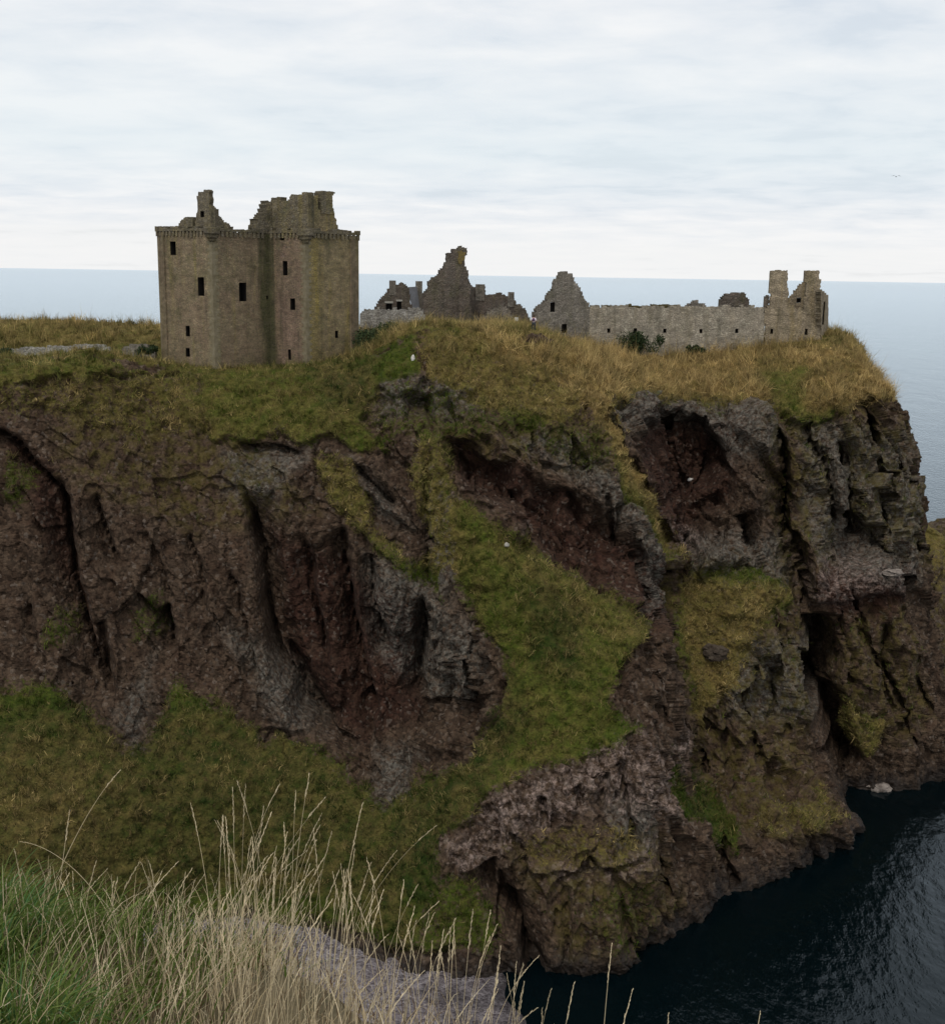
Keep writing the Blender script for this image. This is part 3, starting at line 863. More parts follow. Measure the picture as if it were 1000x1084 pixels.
def wall(name, pl, outline, holes, thick, mat, parent, cell=0.25, jit=0.35, rough=0.06, t0=0.0):
    rough *= .22
    """a standing rubble wall: outline in (s,z) of its plane, cells of stone, openings left out"""
    o = np.array(outline)
    s0, z0 = o.min(0); s1, z1 = o.max(0)
    def lines(a, b, extra):
        g = list(np.linspace(a, b, max(2, int(round((b - a) / cell)) + 1)))
        ex = sorted(set(extra))
        g = [x for x in g if x in (a, b) or all(abs(x - e) > cell * 0.45 for e in ex)] + ex
        return np.array(sorted(g))
    xs = lines(s0, s1, [e for h in holes for e in (h[0], h[1])])
    zs = lines(z0, z1, [e for h in holes for e in (h[2], h[3])])
    fx = {round(e, 5) for h in holes for e in (h[0], h[1])}; fz = {round(e, 5) for h in holes for e in (h[2], h[3])}
    nx, nz = len(xs), len(zs)
    cx = (xs[:-1] + xs[1:]) / 2; cz = (zs[:-1] + zs[1:]) / 2
    GX, GZ = np.meshgrid(cx, cz, indexing='ij')
    ins = pip([tuple(p) for p in outline], GX, GZ)
    for h in holes: ins &= ~((GX > h[0]) & (GX < h[1]) & (GZ > h[2]) & (GZ < h[3]))
    r = np.random.default_rng(int(abs(s0 * 100 + z1 * 37)) % 9999 + len(outline))
    J = r.uniform(-jit, jit, (nx, nz, 2)) * cell
    for a in range(nx):
        if round(xs[a], 5) in fx or a in (0, nx - 1): J[a, :, 0] *= 0.15
    for b in range(nz):
        if round(zs[b], 5) in fz or b == 0: J[:, b, 1] *= 0.15
    D = r.uniform(-rough, rough, (nx, nz)); D2 = r.uniform(-rough, rough, (nx, nz))
    vid = {}; V = []; UV = []; Fc = []
    def vert(a, b, side):
        k = (a, b, side)
        if k not in vid:
            t = t0 + (D[a, b] if side == 0 else thick + D2[a, b])
            aa, zz = xs[a] + J[a, b, 0], zs[b] + J[a, b, 1]
            vid[k] = len(V); V.append(pl.w(aa, zz, t)); UV.append((aa + (0 if side == 0 else 13.7), zz))
        return vid[k]
    for a in range(nx - 1):
        for b in range(nz - 1):
            if not ins[a, b]: continue
            Fc.append((vert(a, b, 0), vert(a + 1, b, 0), vert(a + 1, b + 1, 0), vert(a, b + 1, 0)))
            Fc.append((vert(a, b, 1), vert(a, b + 1, 1), vert(a + 1, b + 1, 1), vert(a + 1, b, 1)))
            for (da, db, e0, e1) in ((-1, 0, (a, b + 1), (a, b)), (1, 0, (a + 1, b), (a + 1, b + 1)), (0, -1, (a, b), (a + 1, b)), (0, 1, (a + 1, b + 1), (a, b + 1))):
                aa, bb = a + da, b + db
                if 0 <= aa < nx - 1 and 0 <= bb < nz - 1 and ins[aa, bb]: continue
                Fc.append((vert(*e1, 0), vert(*e0, 0), vert(*e0, 1), vert(*e1, 1)))
    ob = mesh_np(name, np.array(V), Fc, mat, parent, uv=np.array(UV))
    return ob


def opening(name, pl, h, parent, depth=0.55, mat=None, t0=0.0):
    """a window or door: jambs and back set inside the hole, painted near-black for the unlit room"""
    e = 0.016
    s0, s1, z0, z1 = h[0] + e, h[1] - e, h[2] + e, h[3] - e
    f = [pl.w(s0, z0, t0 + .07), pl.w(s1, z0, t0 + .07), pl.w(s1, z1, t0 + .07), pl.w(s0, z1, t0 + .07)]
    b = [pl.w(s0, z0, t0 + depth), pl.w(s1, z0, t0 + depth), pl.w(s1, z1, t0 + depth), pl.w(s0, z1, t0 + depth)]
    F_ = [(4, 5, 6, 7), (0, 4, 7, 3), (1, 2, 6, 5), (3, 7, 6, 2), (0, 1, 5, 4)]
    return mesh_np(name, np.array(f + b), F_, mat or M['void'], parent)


def rect(pl, x0, y0, x1, y1):
    a = pl.sz(x0, y1); b = pl.sz(x1, y0)
    return (min(a[0], b[0]), max(a[0], b[0]), a[1], b[1])


def box(name, pl, s0, s1, z0, z1, t0, t1, mat, parent, taper=0.0, rough=0.0, nseg=1):
    V = [pl.w(s0, z0, t0), pl.w(s1, z0, t0), pl.w(s1, z0, t1), pl.w(s0, z0, t1),
         pl.w(s0 + taper, z1, t0 + taper), pl.w(s1 - taper, z1, t0 + taper), pl.w(s1 - taper, z1, t1 - taper), pl.w(s0 + taper, z1, t1 - taper)]
    Fc = [(3, 2, 1, 0), (4, 5, 6, 7), (0, 1, 5, 4), (1, 2, 6, 5), (2, 3, 7, 6), (3, 0, 4, 7)]
    uv = [(s0, z0), (s1, z0), (s1 + 1, z0), (s0 - 1, z0), (s0, z1), (s1, z1), (s1 + 1, z1), (s0 - 1, z1)]
    return mesh_np(name, np.array(V), Fc, mat, parent, uv=uv)


# ---- the keep
ZB = 44.0
kp = [P(171.5, 380, 131.5), P(228, 388, 126.3), P(287, 384, 131.6), P(325, 386, 128.2), P(380, 370, 133.6)]
zt = float(P(228, 243, 126.3)[2])
d1 = kp[0] - kp[1]; d1[2] = 0; d1 /= np.linalg.norm(d1)
d2 = kp[2] - kp[1]; d2[2] = 0; d2 /= np.linalg.norm(d2)
A_ = np.array([d1[:2], -d2[:2]]).T
tsol = np.linalg.solve(A_, (kp[0] - kp[4])[:2])
p5 = kp[4] + np.append(d1[:2], 0) * tsol[0]
kp.append(p5)
keep = empty('castle_keep', (float(kp[1][0]), float(kp[1][1]), 47.0))
tag(keep, 'tall L-shaped brown stone tower standing roofless on the left of the clifftop', 'castle keep')
ring = kp[:6]
wins = {0: [(180.5, 255.5, 186, 270), (209.8, 293.5, 216, 313), (196.8, 345, 201, 356), (196.8, 368.5, 201, 377.5)],
        1: [(253.5, 299.3, 261, 319)],
        2: [(296.5, 247, 301, 254.5), (299.5, 276.3, 304.2, 291.5), (307.2, 316, 312.5, 328), (305, 370, 308, 381)],
        3: [(354.8, 350, 358.2, 358)], 4: [], 5: []}
small = {1: [(282.2, 313, 284.2, 317)]}
wmats = [M['keep'], M['keep'], M['keep_red'], M['keep_yellow'], M['keep'], M['keep']]
planes = []
for k in range(6):
    a, b = ring[k], ring[(k + 1) % 6]
    pl = Plane(0, 0, 0, pts=(a, b)); planes.append(pl)
    hs = [rect(pl, w[0], w[1], w[2], w[3]) for w in wins[k] + small.get(k, [])]
    # butt the walls: those running right stop short of the next one's thickness
    s0 = 0.0; s1 = pl.L
    if k in (1,): s1 = pl.L
    if k in (2, 4): s0 = 1.3 if k == 4 else 0.0
    if k in (5, 3): s0 = 1.3 if k == 5 else 1.3
    if k == 1: s0 = 1.3
    if k == 0: s0 = 0.0
    if k == 2: s0 = 0.0
    if k in (4,): s1 = pl.L - 0.0
    ok = [h for h in hs]
    ob = wall('wall', pl, [(s0 if s0 == 0 else 0.002, ZB), (s1, ZB), (s1, zt - .25), (s0 if s0 == 0 else 0.002, zt - .25)], ok, 1.25, wmats[k], keep, cell=0.3, jit=.2, rough=.012, t0=0.0 if k % 2 == 0 else 0.004)
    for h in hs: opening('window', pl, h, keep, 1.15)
# wall-head: corbel course with a thin parapet standing on it
for k in range(6):
    pl = planes[k]
    V = []; Fc = []; UV = []
    def add(s0, s1, z0, z1, t0, t1):
        b = len(V)
        for (s, z, t) in ((s0, z0, t0), (s1, z0, t0), (s1, z0, t1), (s0, z0, t1), (s0, z1, t0), (s1, z1, t0), (s1, z1, t1), (s0, z1, t1)):
            V.append(pl.w(s, z, t)); UV.append((s, z))
        for f in ((3, 2, 1, 0), (4, 5, 6, 7), (0, 1, 5, 4), (1, 2, 6, 5), (2, 3, 7, 6), (3, 0, 4, 7)): Fc.append(tuple(b + x for x in f))
    s = 0.0
    convex = k != 2
    e0 = -0.15 if k != 2 else 0.3
    e1 = pl.L + (0.15 if k != 1 else -0.3)
    s = e0 + .1
    while s < e1 - 0.4:
        add(s, s + 0.30, zt - .62 - random.random() * .12, zt - .13, -0.14, 0.05)
        s += 0.52 + random.random() * .12
    corb = mesh_np('corbel_course', np.array(V), Fc, M['cap'], keep, uv=UV)
    o2 = [(e0 + .003 * k, zt - .12)]; nst = 16
    o2.append((e1 - .003 * k, zt - .12))
    for q_ in range(nst + 1):
        o2.append((e1 + (e0 - e1) * q_ / nst, zt + .25 + random.uniform(-.12, .16)))
    wall('parapet', pl, o2, [], 0.6, M['cap'], keep, cell=.22, jit=.3, rough=.03, t0=-0.16 + 0.003 * k)
# unseen slab added inside the wall head blocks sky light, keeping rooms dark
rz = zt - .4
cen = np.mean(np.array(ring), 0)
slab_pts = [np.array([*((p[:2])), rz]) for p in ring]
mesh_np('sky_blocker', np.array(slab_pts + [p - np.array([0, 0, .4]) for p in slab_pts]),
        [(0, 1, 2, 3, 4, 5), (11, 10, 9, 8, 7, 6)], M['dark'], keep)
# dressed corner stones, long and short in turn
for k in (5, 0, 2, 3):
    a_, b_ = planes[k], planes[(k + 1) % 6]
    V = []; Fc = []; UV = []; z = ZB + 2; q_ = 0
    while z < zt - .7:
        hh_ = random.uniform(.30, .40)
        for pl_, lo_, hi_, pr_ in ((a_, a_.L - (.75 if q_ % 2 else .42), a_.L + .014, .016), (b_, -.010, (.42 if q_ % 2 else .75), .019)):
            b0 = len(V)
            for (s_, z_, t_) in ((lo_, z, -pr_), (hi_, z, -pr_), (hi_, z, .1), (lo_, z, .1), (lo_, z + hh_ - .02, -pr_), (hi_, z + hh_ - .02, -pr_), (hi_, z + hh_ - .02, .1), (lo_, z + hh_ - .02, .1)):
                V.append(pl_.w(s_, z_, t_)); UV.append((s_ + k * 9, z_))
            for f in ((3, 2, 1, 0), (4, 5, 6, 7), (0, 1, 5, 4), (1, 2, 6, 5), (2, 3, 7, 6), (3, 0, 4, 7)): Fc.append(tuple(b0 + x for x in f))
        z += hh_; q_ += 1
    mesh_np('quoins', np.array(V), Fc, M['quoin'], keep, uv=UV)
# rounds at the two outer corners
for k, (px_, Y_) in enumerate(((228, 126.3), (325, 128.2))):
    c = kp[1] if k == 0 else kp[3]
    V = []; Fc = []; ns = 14
    prof = [(0.15, zt - 1.35), (0.42, zt - 1.15), (0.45, zt - .95), (0.66, zt - .8), (0.7, zt - .55), (0.88, zt - .4), (0.9, zt + .2), (0.3, zt + .3)]
    for (rr, z) in prof:
        for q_ in range(ns):
            a = 2 * math.pi * q_ / ns
            V.append((c[0] + rr * math.cos(a), c[1] + .25 + rr * math.sin(a), z + random.uniform(-.03, .03)))
    for i_ in range(len(prof) - 1):
        for q_ in range(ns):
            Fc.append((i_ * ns + q_, i_ * ns + (q_ + 1) % ns, (i_ + 1) * ns + (q_ + 1) % ns, (i_ + 1) * ns + q_))
    Fc.append(tuple(range((len(prof) - 1) * ns, len(prof) * ns)))
    mesh_np('corbelled_round', np.array(V), Fc, M['cap'], keep, uv=[(v[0], v[2]) for v in V])


def off_plane(pl, t):
    q_ = Plane.__new__(Plane); q_.__dict__.update(pl.__dict__); q_.o = pl.o - pl.n * t
    return q_


# broken gable with chimney at the left of the wall head (runs with the left wall's end)
pA = off_plane(planes[0], 0.9)
o_ = [pA.sz(*e) for e in [(206, 250), (207, 236), (209, 222.5), (208, 213.4), (211, 201.7), (212.6, 204), (216.3, 201.2), (221, 201.4), (221.5, 211.5), (223, 218), (226, 221), (227.6, 223), (227.6, 250)]]
hw = rect(pA, 212.2, 223.5, 216.2, 229.8)
wall('chimney_gable', pA, o_, [hw], .55, M['cap'], keep, cell=.2, rough=.07)
opening('window', pA, hw, keep, 0.45)
pA2 = off_plane(planes[1], 0.9)
o_ = [pA2.sz(*e) for e in [(225, 247), (225, 220), (230.6, 226), (234, 231), (238, 235), (244, 238), (244, 247)]]
wall('gable_return', pA2, o_, [], .6, M['cap'], keep, cell=.16, rough=.07)
o_ = [pA.sz(*e) for e in [(188.5, 250), (189, 237), (191.6, 233), (195.5, 230.6), (204, 230), (204.2, 250)]]
wall('wall_stub', off_plane(planes[0], 0.9), o_, [], 1.0, M['cap'], keep, cell=.2, rough=.07)
# cap-house over the right wing: a gable seen on the left and a wall with a chimney on the right
pC = off_plane(planes[2], 0.9)
pD = off_plane(planes[3], 0.9)
o_ = [pC.sz(*e) for e in [(286, 251), (286, 219), (287, 208.4), (296.2, 208.2), (297.5, 212.8), (304, 213.4), (307.3, 207), (316.4, 205.4), (321, 205.8), (322.3, 203.5), (326, 204), (326, 251)]]
wall('gable', pC, o_, [], .9, M['cap'], keep, cell=.22, rough=.09)
pB = off_plane(planes[1], -0.0)
o_ = [pB.sz(*e) for e in [(273.5, 250), (274.3, 233), (279.3, 229), (284, 222.5), (286.5, 213), (290, 213), (290, 250)]]
wall('stair_turret', pB, o_, [], 1.5, M['cap'], keep, cell=.22, rough=.1, t0=.4)
o_ = [pD.sz(*e) for e in [(325.5, 251), (325.5, 203.5), (330, 204.3), (336.5, 207), (337, 222.5), (340, 222.5), (351, 216), (353.4, 224), (357.3, 239), (358, 251)]]
wall('cap_house_wall', pD, o_, [], .9, M['keep_yellow'], keep, cell=.22, rough=.08)
o_ = [pD.sz(*e) for e in [(339.6, 226), (339.4, 205.5), (337.8, 203), (354, 203), (351.6, 207), (350.8, 216), (353, 226)]]
wall('chimney', pD, o_, [], 1.3, M['cap'], keep, cell=.2, rough=.06, t0=-.12)

# ---- generic ruin
def ruin_from_px(name, label, cat, px0, py0, Y, yaw, outline, mat, thick=.9, holes=(), cell=.24, rough=.09, hole_name='window', group=None, ret=None, wallname='wall'):
    pl = Plane(px0, py0, Y, yaw)
    e = empty(name, tuple(map(float, P(px0, py0, Y))))
    tag(e, label, cat, group)
    o_ = [pl.sz(*q_) for q_ in outline]
    # carry the foot into the ground
    zb = min(z for _, z in o_)
    hs = [rect(pl, *h) for h in holes]
    wall(wallname, pl, o_, hs, thick, mat, e, cell=cell, rough=rough)
    for h in hs: opening(hole_name, pl, h, e, min(.5, thick * .6))
    return e, pl


# roofless cottage behind the keep
e, pl = ruin_from_px('ruined_cottage', 'small roofless cottage gable with two little chimneys, between the tower and the tall spike', 'ruin', 420, 335, 156, 8,
    [(396.5, 348), (397.3, 326), (400.6, 318), (406.5, 313), (411.6, 306), (419, 302), (422.7, 299), (428, 300), (432, 305), (434, 313), (436, 327), (436, 348)], M['dark'],
    .8, [(408.4, 321, 415, 328.5), (420, 319, 425, 328)], cell=.22)
a = pl.sz(412.3, 306); b = pl.sz(419, 297)
box('chimney', pl, a[0], b[0], a[1] - .8, b[1], -.05, .75, M['grey'], e)
a = pl.sz(441.8, 308); b = pl.sz(448.7, 297.8)
box('chimney', off_plane(pl, 2.2), a[0], b[0], a[1] - 3.5, b[1], 0, .8, M['grey'], e)
q1 = [pl.w(*pl.sz(431, 304), .1), pl.w(*pl.sz(443, 303.5), 2.3), pl.w(*pl.sz(446.5, 331), 2.3), pl.w(*pl.sz(437, 331), .1)]
q2 = [v + np.array([0.15, .2, 0]) for v in q1]
mesh_np('side_wall', np.array(q1 + q2), [(3, 2, 1, 0), (4, 5, 6, 7), (0, 1, 5, 4), (1, 2, 6, 5), (2, 3, 7, 6), (3, 0, 4, 7)], M['slate'], e)
cw_ = [c for c in e.children if c.name.startswith('window')]
for (x0, y0, x1, y1), w_ in zip(((407.4, 319, 416, 321), (419.4, 317.2, 426, 319)), cw_):
    h = rect(pl, x0, y0, x1, y1)
    box('lintel', pl, h[0], h[1], h[2] + .01, h[3], -.08, .2, M['lintel'], w_)

ruin_from_px('tumbled_wall', 'low tumbled wall with pale top stones in front of the small roofless cottage', 'wall', 418, 345, 150, 6,
    [(381, 352), (381, 331), (388, 327), (400, 326.5), (410, 327.5), (418, 326.5), (428, 328), (437, 326), (447, 327), (450, 334), (450, 352)], M['white_rubble'], .7, cell=.25, rough=.12)

e, pl = ruin_from_px('ruined_gable', 'tall jagged spike of broken gable with a yellow lichened top, mid ruins', 'ruin', 472, 350, 152, 14,
    [(448, 356), (448, 340), (448, 311), (453.3, 304.6), (455, 298), (463, 291), (468.2, 284), (471.9, 282), (472.4, 274), (474, 268), (478, 268), (480.6, 263), (483.8, 263), (487, 260), (489.7, 262), (495.3, 263.3), (493.6, 266), (492.3, 279), (494.9, 287.7), (495.5, 298), (497.5, 302), (498, 323), (498.5, 356)], M['dark'], 1.0, cell=.24, rough=.12)
a = pl.sz(483.5, 279); b = pl.sz(493, 266)
pls = off_plane(pl, -.06)
wall('lichened_stones', pls, [pls.sz(*q_) for q_ in [(486, 279), (484.5, 275), (485.5, 270), (484.8, 266.5), (488, 265), (490, 267.5), (493, 267), (491.5, 271), (492.5, 275), (489.5, 276), (488.5, 280)]], [], .12, plain('yellow_lichen', (0.20, 0.145, 0.04), (0.11, 0.09, 0.05), 2.5, bump=.6), e, cell=.12)
pr = Plane(0, 0, 0, pts=(pl.w(pl.sz(497, 340)[0], 0, 0.9), pl.w(pl.sz(497, 340)[0], 0, .9) + np.array([2.2, 7.0, 0])))
z_ = pl.sz(497, 350)[1]; zt_ = pl.sz(497, 304)[1]
wall('side_wall', pr, [(0, z_ - .8), (pr.L, z_ - .8), (pr.L, zt_ - 2), (4, zt_ - 1.2), (2, zt_ - .2), (0, zt_ + 1.0)], [], .8, M['dark'], e)

e, pl = ruin_from_px('ruined_house', 'low ruined house with two square chimney stubs, right beside the tall spike', 'ruin', 530, 350, 156, -4,
    [(498, 358), (498, 304), (503, 303.7), (513, 304.5), (513.4, 312), (520, 311), (530.5, 310.8), (537, 314), (544, 314), (545, 321), (550, 321.5), (556, 329), (561.5, 339), (562, 358)], M['dark'], .9, cell=.24)
for (x0, x1, yt, yb) in ((503, 512.8, 301, 318), (537.2, 544, 309.3, 325)):
    h = rect(pl, x0, yt, x1, yb)
    box('chimney', pl, h[0], h[1], h[2], h[3], -.1, .85, M['grey'], e)
pq = off_plane(pl, -.8)
wall('rubble_bank', pq, [pq.sz(*q_) for q_ in [(497, 356), (497, 336), (502, 333), (508, 336), (516, 331), (524, 326), (530, 322), (535, 324), (540, 330), (545, 339), (550, 356)]], [], .8, M['grey'], e, cell=.26, rough=.14)

# small white notice
pn = Plane(546.5, 338, 150, 0)
e = empty('notice_board', tuple(map(float, P(546.5, 344, 150))))
tag(e, 'small white notice board at the foot of the low ruined house, left of the walker', 'sign')
h = rect(pn, 544.5, 336, 548.3, 340)
box('board', pn, h[0], h[1], h[2], h[3], 0, .05, plain('white_board', (.72, .72, .70), (.78, .78, .76), bump=0), e)
box('post', pn, (h[0] + h[1]) / 2 - .04, (h[0] + h[1]) / 2 + .04, h[2] - 1.3, h[2] - .002, .0, .05, plain('grey_post', (.12, .10, .08), (.16, .14, .12), bump=0), e)

# gable at the near end of the range
e, pl = ruin_from_px('ruined_gable', 'grey gable end with small dark window, joined to the left end of the pale wall', 'ruin', 600, 355, 147, 20,
    [(565, 356), (565.5, 331), (571.8, 323), (578.5, 318), (580.8, 310.5), (586, 306), (587.5, 297), (591, 294), (592.8, 287.7), (598.8, 287.7), (601, 289.5), (606, 291), (607.8, 298.5), (614.5, 306), (617.5, 313.5), (622, 321), (624.5, 325.5), (624.5, 385), (600, 385), (590, 365)], M['grey'], .9,
    [(582, 320, 587.3, 330.3), (594, 343, 600, 352.5)], cell=.24)
gend = pl.w(pl.sz(624.5, 350)[0], 0, 0)
# the long wall
e = empty('range_wall', tuple(map(float, P(720, 366, 149))))
tag(e, 'long low pale stone wall with a row of small square holes along the cliff edge', 'wall')
pl = Plane(0, 0, 0, pts=(P(623.4, 350, gend[1] - .05), P(809, 350, 149.5)))
o_ = [(622.6, 385), (622.8, 325)]
xx = 626
while xx < 807:
    o_.append((xx, 324.6 + random.uniform(-1.6, 1.2))); xx += random.uniform(2.5, 6)
o_ += [(809, 324.5), (809, 378)]
hl = [(642.3, 347.8, 645.8, 352.2), (670, 347.5, 674, 353), (701.5, 348, 705.2, 352.3), (739.8, 348.4, 743.2, 352.6), (777.6, 348, 781.2, 352.6)]
hs = [rect(pl, *h) for h in hl]
wall('wall', pl, [pl.sz(*q_) for q_ in o_], hs, .9, M['pale'], e, cell=.25, rough=.06)
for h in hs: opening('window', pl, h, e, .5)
pq = off_plane(pl, 1.2)
wall('turf_cap', pq, [pq.sz(*q_) for q_ in [(640, 330), (640, 324), (648, 323.3), (652, 324.5), (664, 322.6), (680, 323.5), (686, 324), (694, 322.4), (712, 322.8), (722, 324), (722, 330)]], [], 1.0, M['turfcap'], e, cell=.2, rough=.1)
pq = off_plane(pl, 3.0)
wall('fallen_stones', pq, [pq.sz(*q_) for q_ in [(726, 332), (727, 323), (732, 321), (735, 318), (738, 318.5), (740, 321), (746, 322), (749, 326), (749, 332)]], [], 1.0, M['grey'], e, cell=.22, rough=.14)
ruin_from_px('wall_fragment', 'rounded lump of rubble wall rising behind the long pale wall, left of the twin chimneys', 'ruin', 778, 330, 156, 4,
    [(762, 340), (762.5, 322), (764, 316), (768, 312), (774, 310.5), (779, 309.5), (784, 311), (787, 310.5), (790, 314), (793.5, 318), (792, 324), (793, 340)], M['dark'], 1.3, cell=.22, rough=.16)

# house at the far end with its two chimneys
e = empty('ruined_house', tuple(map(float, P(842, 358, 149.5))))
tag(e, 'roofless tan house with two tall blunt chimneys at the right end of the wall', 'ruin')
pl = Plane(0, 0, 0, pts=(P(809.2, 350, 149.4), P(868.4, 350, 148.2)))
hs = [rect(pl, 814.8, 348.2, 818, 353.4), rect(pl, 851.2, 348.0, 854.6, 354.5)]
o_ = [(809.2, 372), (809.2, 326), (813.5, 324), (814.5, 314), (834, 314), (836, 321), (843, 326.5), (850, 326), (852, 315), (868.2, 308), (868.4, 372)]
wall('wall', pl, [pl.sz(*q_) for q_ in o_], hs, .9, M['tan'], e, cell=.25, rough=.06)
for h in hs: opening('window', pl, h, e, .5)
for (o_) in ([(814.2, 333), (815, 289), (815.6, 286.6), (832.8, 286.4), (833.8, 288.6), (833.2, 318), (834.6, 333)], [(851.6, 333), (852, 300), (851.6, 289), (853, 286.6), (865.8, 286.8), (867.6, 289), (867.6, 308), (868, 333)]):
    pq = off_plane(pl, -.05)
    wall('chimney', pq, [pq.sz(*q_) for q_ in o_], [], 1.7, M['tan'], e, cell=.24, rough=.05)
pg = off_plane(pl, 3.0)
hg = rect(pg, 842.6, 315.3, 847.4, 320.4)
wall('gable', pg, [pg.sz(*q_) for q_ in [(833.5, 335), (834, 316), (836, 315), (840.4, 308.4), (845, 303), (849.2, 298.8), (853, 297), (856, 335)]], [hg], .8, M['tan'], e, cell=.22)
opening('window', pg, hg, e, .4)
prr = Plane(0, 0, 0, pts=(P(868.45, 350, 148.25), P(876.3, 350, 156)))
hg = rect(prr, 869.5, 319, 873.4, 344)
wall('side_wall', prr, [prr.sz(*q_) for q_ in [(868.6, 372), (868.6, 306.5), (871, 308.5), (874, 311.5), (876.3, 313), (876.3, 372)]], [hg], .7, M['tan'], e, cell=.25)
opening('doorway', prr, hg, e, .4)
pq = off_plane(pl, .5)
wall('wall_stub', pq, [pq.sz(*q_) for q_ in [(808, 333), (808.4, 313), (813.5, 312), (814.4, 333)]], [], .7, M['dark'], e, cell=.2)

# dry-stone dyke on the left of the keep
for (nm, lab, o_, m_) in (
    ('tumbled_wall', 'long dry-stone wall with whitish capping below the straw-coloured bank left of the tower', [(8, 392), (9, 371), (20, 368.5), (45, 367.5), (70, 366), (95, 365), (112, 366.5), (117, 370), (118, 392)], M['white_rubble']),
    ('tumbled_wall', 'short dark piece of dry-stone wall touching the left foot of the tower', [(128, 392), (130, 367.5), (140, 364.5), (150, 365), (164, 367), (165, 392)], M['grey'])):
    ruin_from_px(nm, lab, 'wall', 60 if nm and o_[0][0] < 100 else 148, 385, 133.5, -3, o_, m_, .7, cell=.22, rough=.12)

# ------------------------------------------------------------------ person on the path
def skin_person(base, height, yaw):
    s = height / 1.75
    J = {'hip': (0, 0, .95), 'wa': (0, .0, 1.10), 'ch': (0, .02, 1.32), 'ne': (0, .02, 1.50), 'hd': (0, .0, 1.60), 'ht': (0, 0, 1.74)}
    for sd, sn in ((1, 'r'), (-1, 'l')):
        J['hj' + sn] = (.10 * sd, 0, .90); J['kn' + sn] = (.12 * sd, -.03, .50); J['an' + sn] = (.13 * sd, .03, .09); J['to' + sn] = (.15 * sd, -.14, .04)
        J['sh' + sn] = (.18 * sd, .02, 1.42); J['el' + sn] = (.27 * sd, .04, 1.15); J['wr' + sn] = (.24 * sd, -.12, .98); J['hn' + sn] = (.22 * sd, -.18, .92)
    R = {'hip': .14, 'wa': .13, 'ch': .16, 'ne': .06, 'hd': .10, 'ht': .07}
    for sn in 'rl':
        R.update({'hj' + sn: .10, 'kn' + sn: .065, 'an' + sn: .045, 'to' + sn: .04, 'sh' + sn: .07, 'el' + sn: .05, 'wr' + sn: .035, 'hn' + sn: .035})
    E = [('hip', 'wa'), ('wa', 'ch'), ('ch', 'ne'), ('ne', 'hd'), ('hd', 'ht')]
    for sn in 'rl':
        E += [('hip', 'hj' + sn), ('hj' + sn, 'kn' + sn), ('kn' + sn, 'an' + sn), ('an' + sn, 'to' + sn), ('ch', 'sh' + sn), ('sh' + sn, 'el' + sn), ('el' + sn, 'wr' + sn), ('wr' + sn, 'hn' + sn)]
    keys = list(J); id_ = {k: i for i, k in enumerate(keys)}

    def build(name, ks, grow, mat, par):
        me = bpy.data.meshes.new(name)
        kk = [k for k in keys if k in ks]; ii = {k: i for i, k in enumerate(kk)}
        me.from_pydata([tuple(c * s for c in J[k]) for k in kk], [(ii[a], ii[b]) for a, b in E if a in ii and b in ii], [])
        o = bpy.data.objects.new(name, me); COL.objects.link(o)
        md = o.modifiers.new('skin', 'SKIN'); md.use_smooth_shade = True
        for i, k in enumerate(kk):
            v = me.skin_vertices[0].data[i]; r_ = R[k] * s * grow; v.radius = (r_, r_); v.use_root = (i == 0)
        o.modifiers.new('sub', 'SUBSURF').levels = 1; o.modifiers['sub'].render_levels = 1
        dg = bpy.context.evaluated_depsgraph_get()
        m2 = bpy.data.meshes.new_from_object(o.evaluated_get(dg))
        o.modifiers.clear(); o.data = m2; m2.materials.clear(); m2.materials.append(mat)
        if par: o.parent = par
        return o
    skin = plain('skin', (.42, .27, .20), (.46, .30, .22), bump=0)
    body = build('person', set(keys), 1.0, skin, None)
    body.location = base; body.rotation_euler = (0, 0, yaw)
    build('shirt', {'wa', 'ch', 'shr', 'shl', 'elr', 'ell', 'hip'}, 1.18, plain('pale_pink_shirt', (.66, .56, .60), (.72, .62, .66), bump=0), body)
    build('trousers', {'hip', 'hjr', 'hjl', 'knr', 'knl', 'anr', 'anl'}, 1.2, plain('dark_trousers', (.025, .035, .05), (.04, .05, .07), bump=0), body)
    # hair and a small dark backpack
    for nm, c, rad, m_ in (('hair', (0, .03, 1.66), (.105, .115, .12), plain('brown_hair', (.05, .03, .02), (.07, .045, .03), bump=0)),
                           ('backpack', (0, .20, 1.28), (.13, .09, .2), plain('plum_backpack', (.08, .04, .09), (.11, .06, .12), bump=0))):
        V = []; Fc = []
        for i_ in range(9):
            th = math.pi * i_ / 8
            for k in range(14):
                a = 2 * math.pi * k / 14
                V.append((c[0] * s + rad[0] * s * math.sin(th) * math.cos(a), c[1] * s + rad[1] * s * math.sin(th) * math.sin(a), c[2] * s + rad[2] * s * math.cos(th)))
        for i_ in range(8):
            for k in range(14): Fc.append((i_ * 14 + k, (i_ + 1) * 14 + k, (i_ + 1) * 14 + (k + 1) % 14, i_ * 14 + (k + 1) % 14))
        me = bpy.data.meshes.new(nm); me.from_pydata(V, [], Fc); me.materials.append(m_)
        o = bpy.data.objects.new(nm, me); COL.objects.link(o); o.parent = body
    return body


pb = P(564.5, 351, 132)
pb[2] = height_xy(pb[0], pb[1])
per = skin_person(tuple(map(float, pb)), 1.85, math.radians(170))
tag(per, 'walker in a pale pink top and dark trousers standing in the gap between the ruins', 'person')

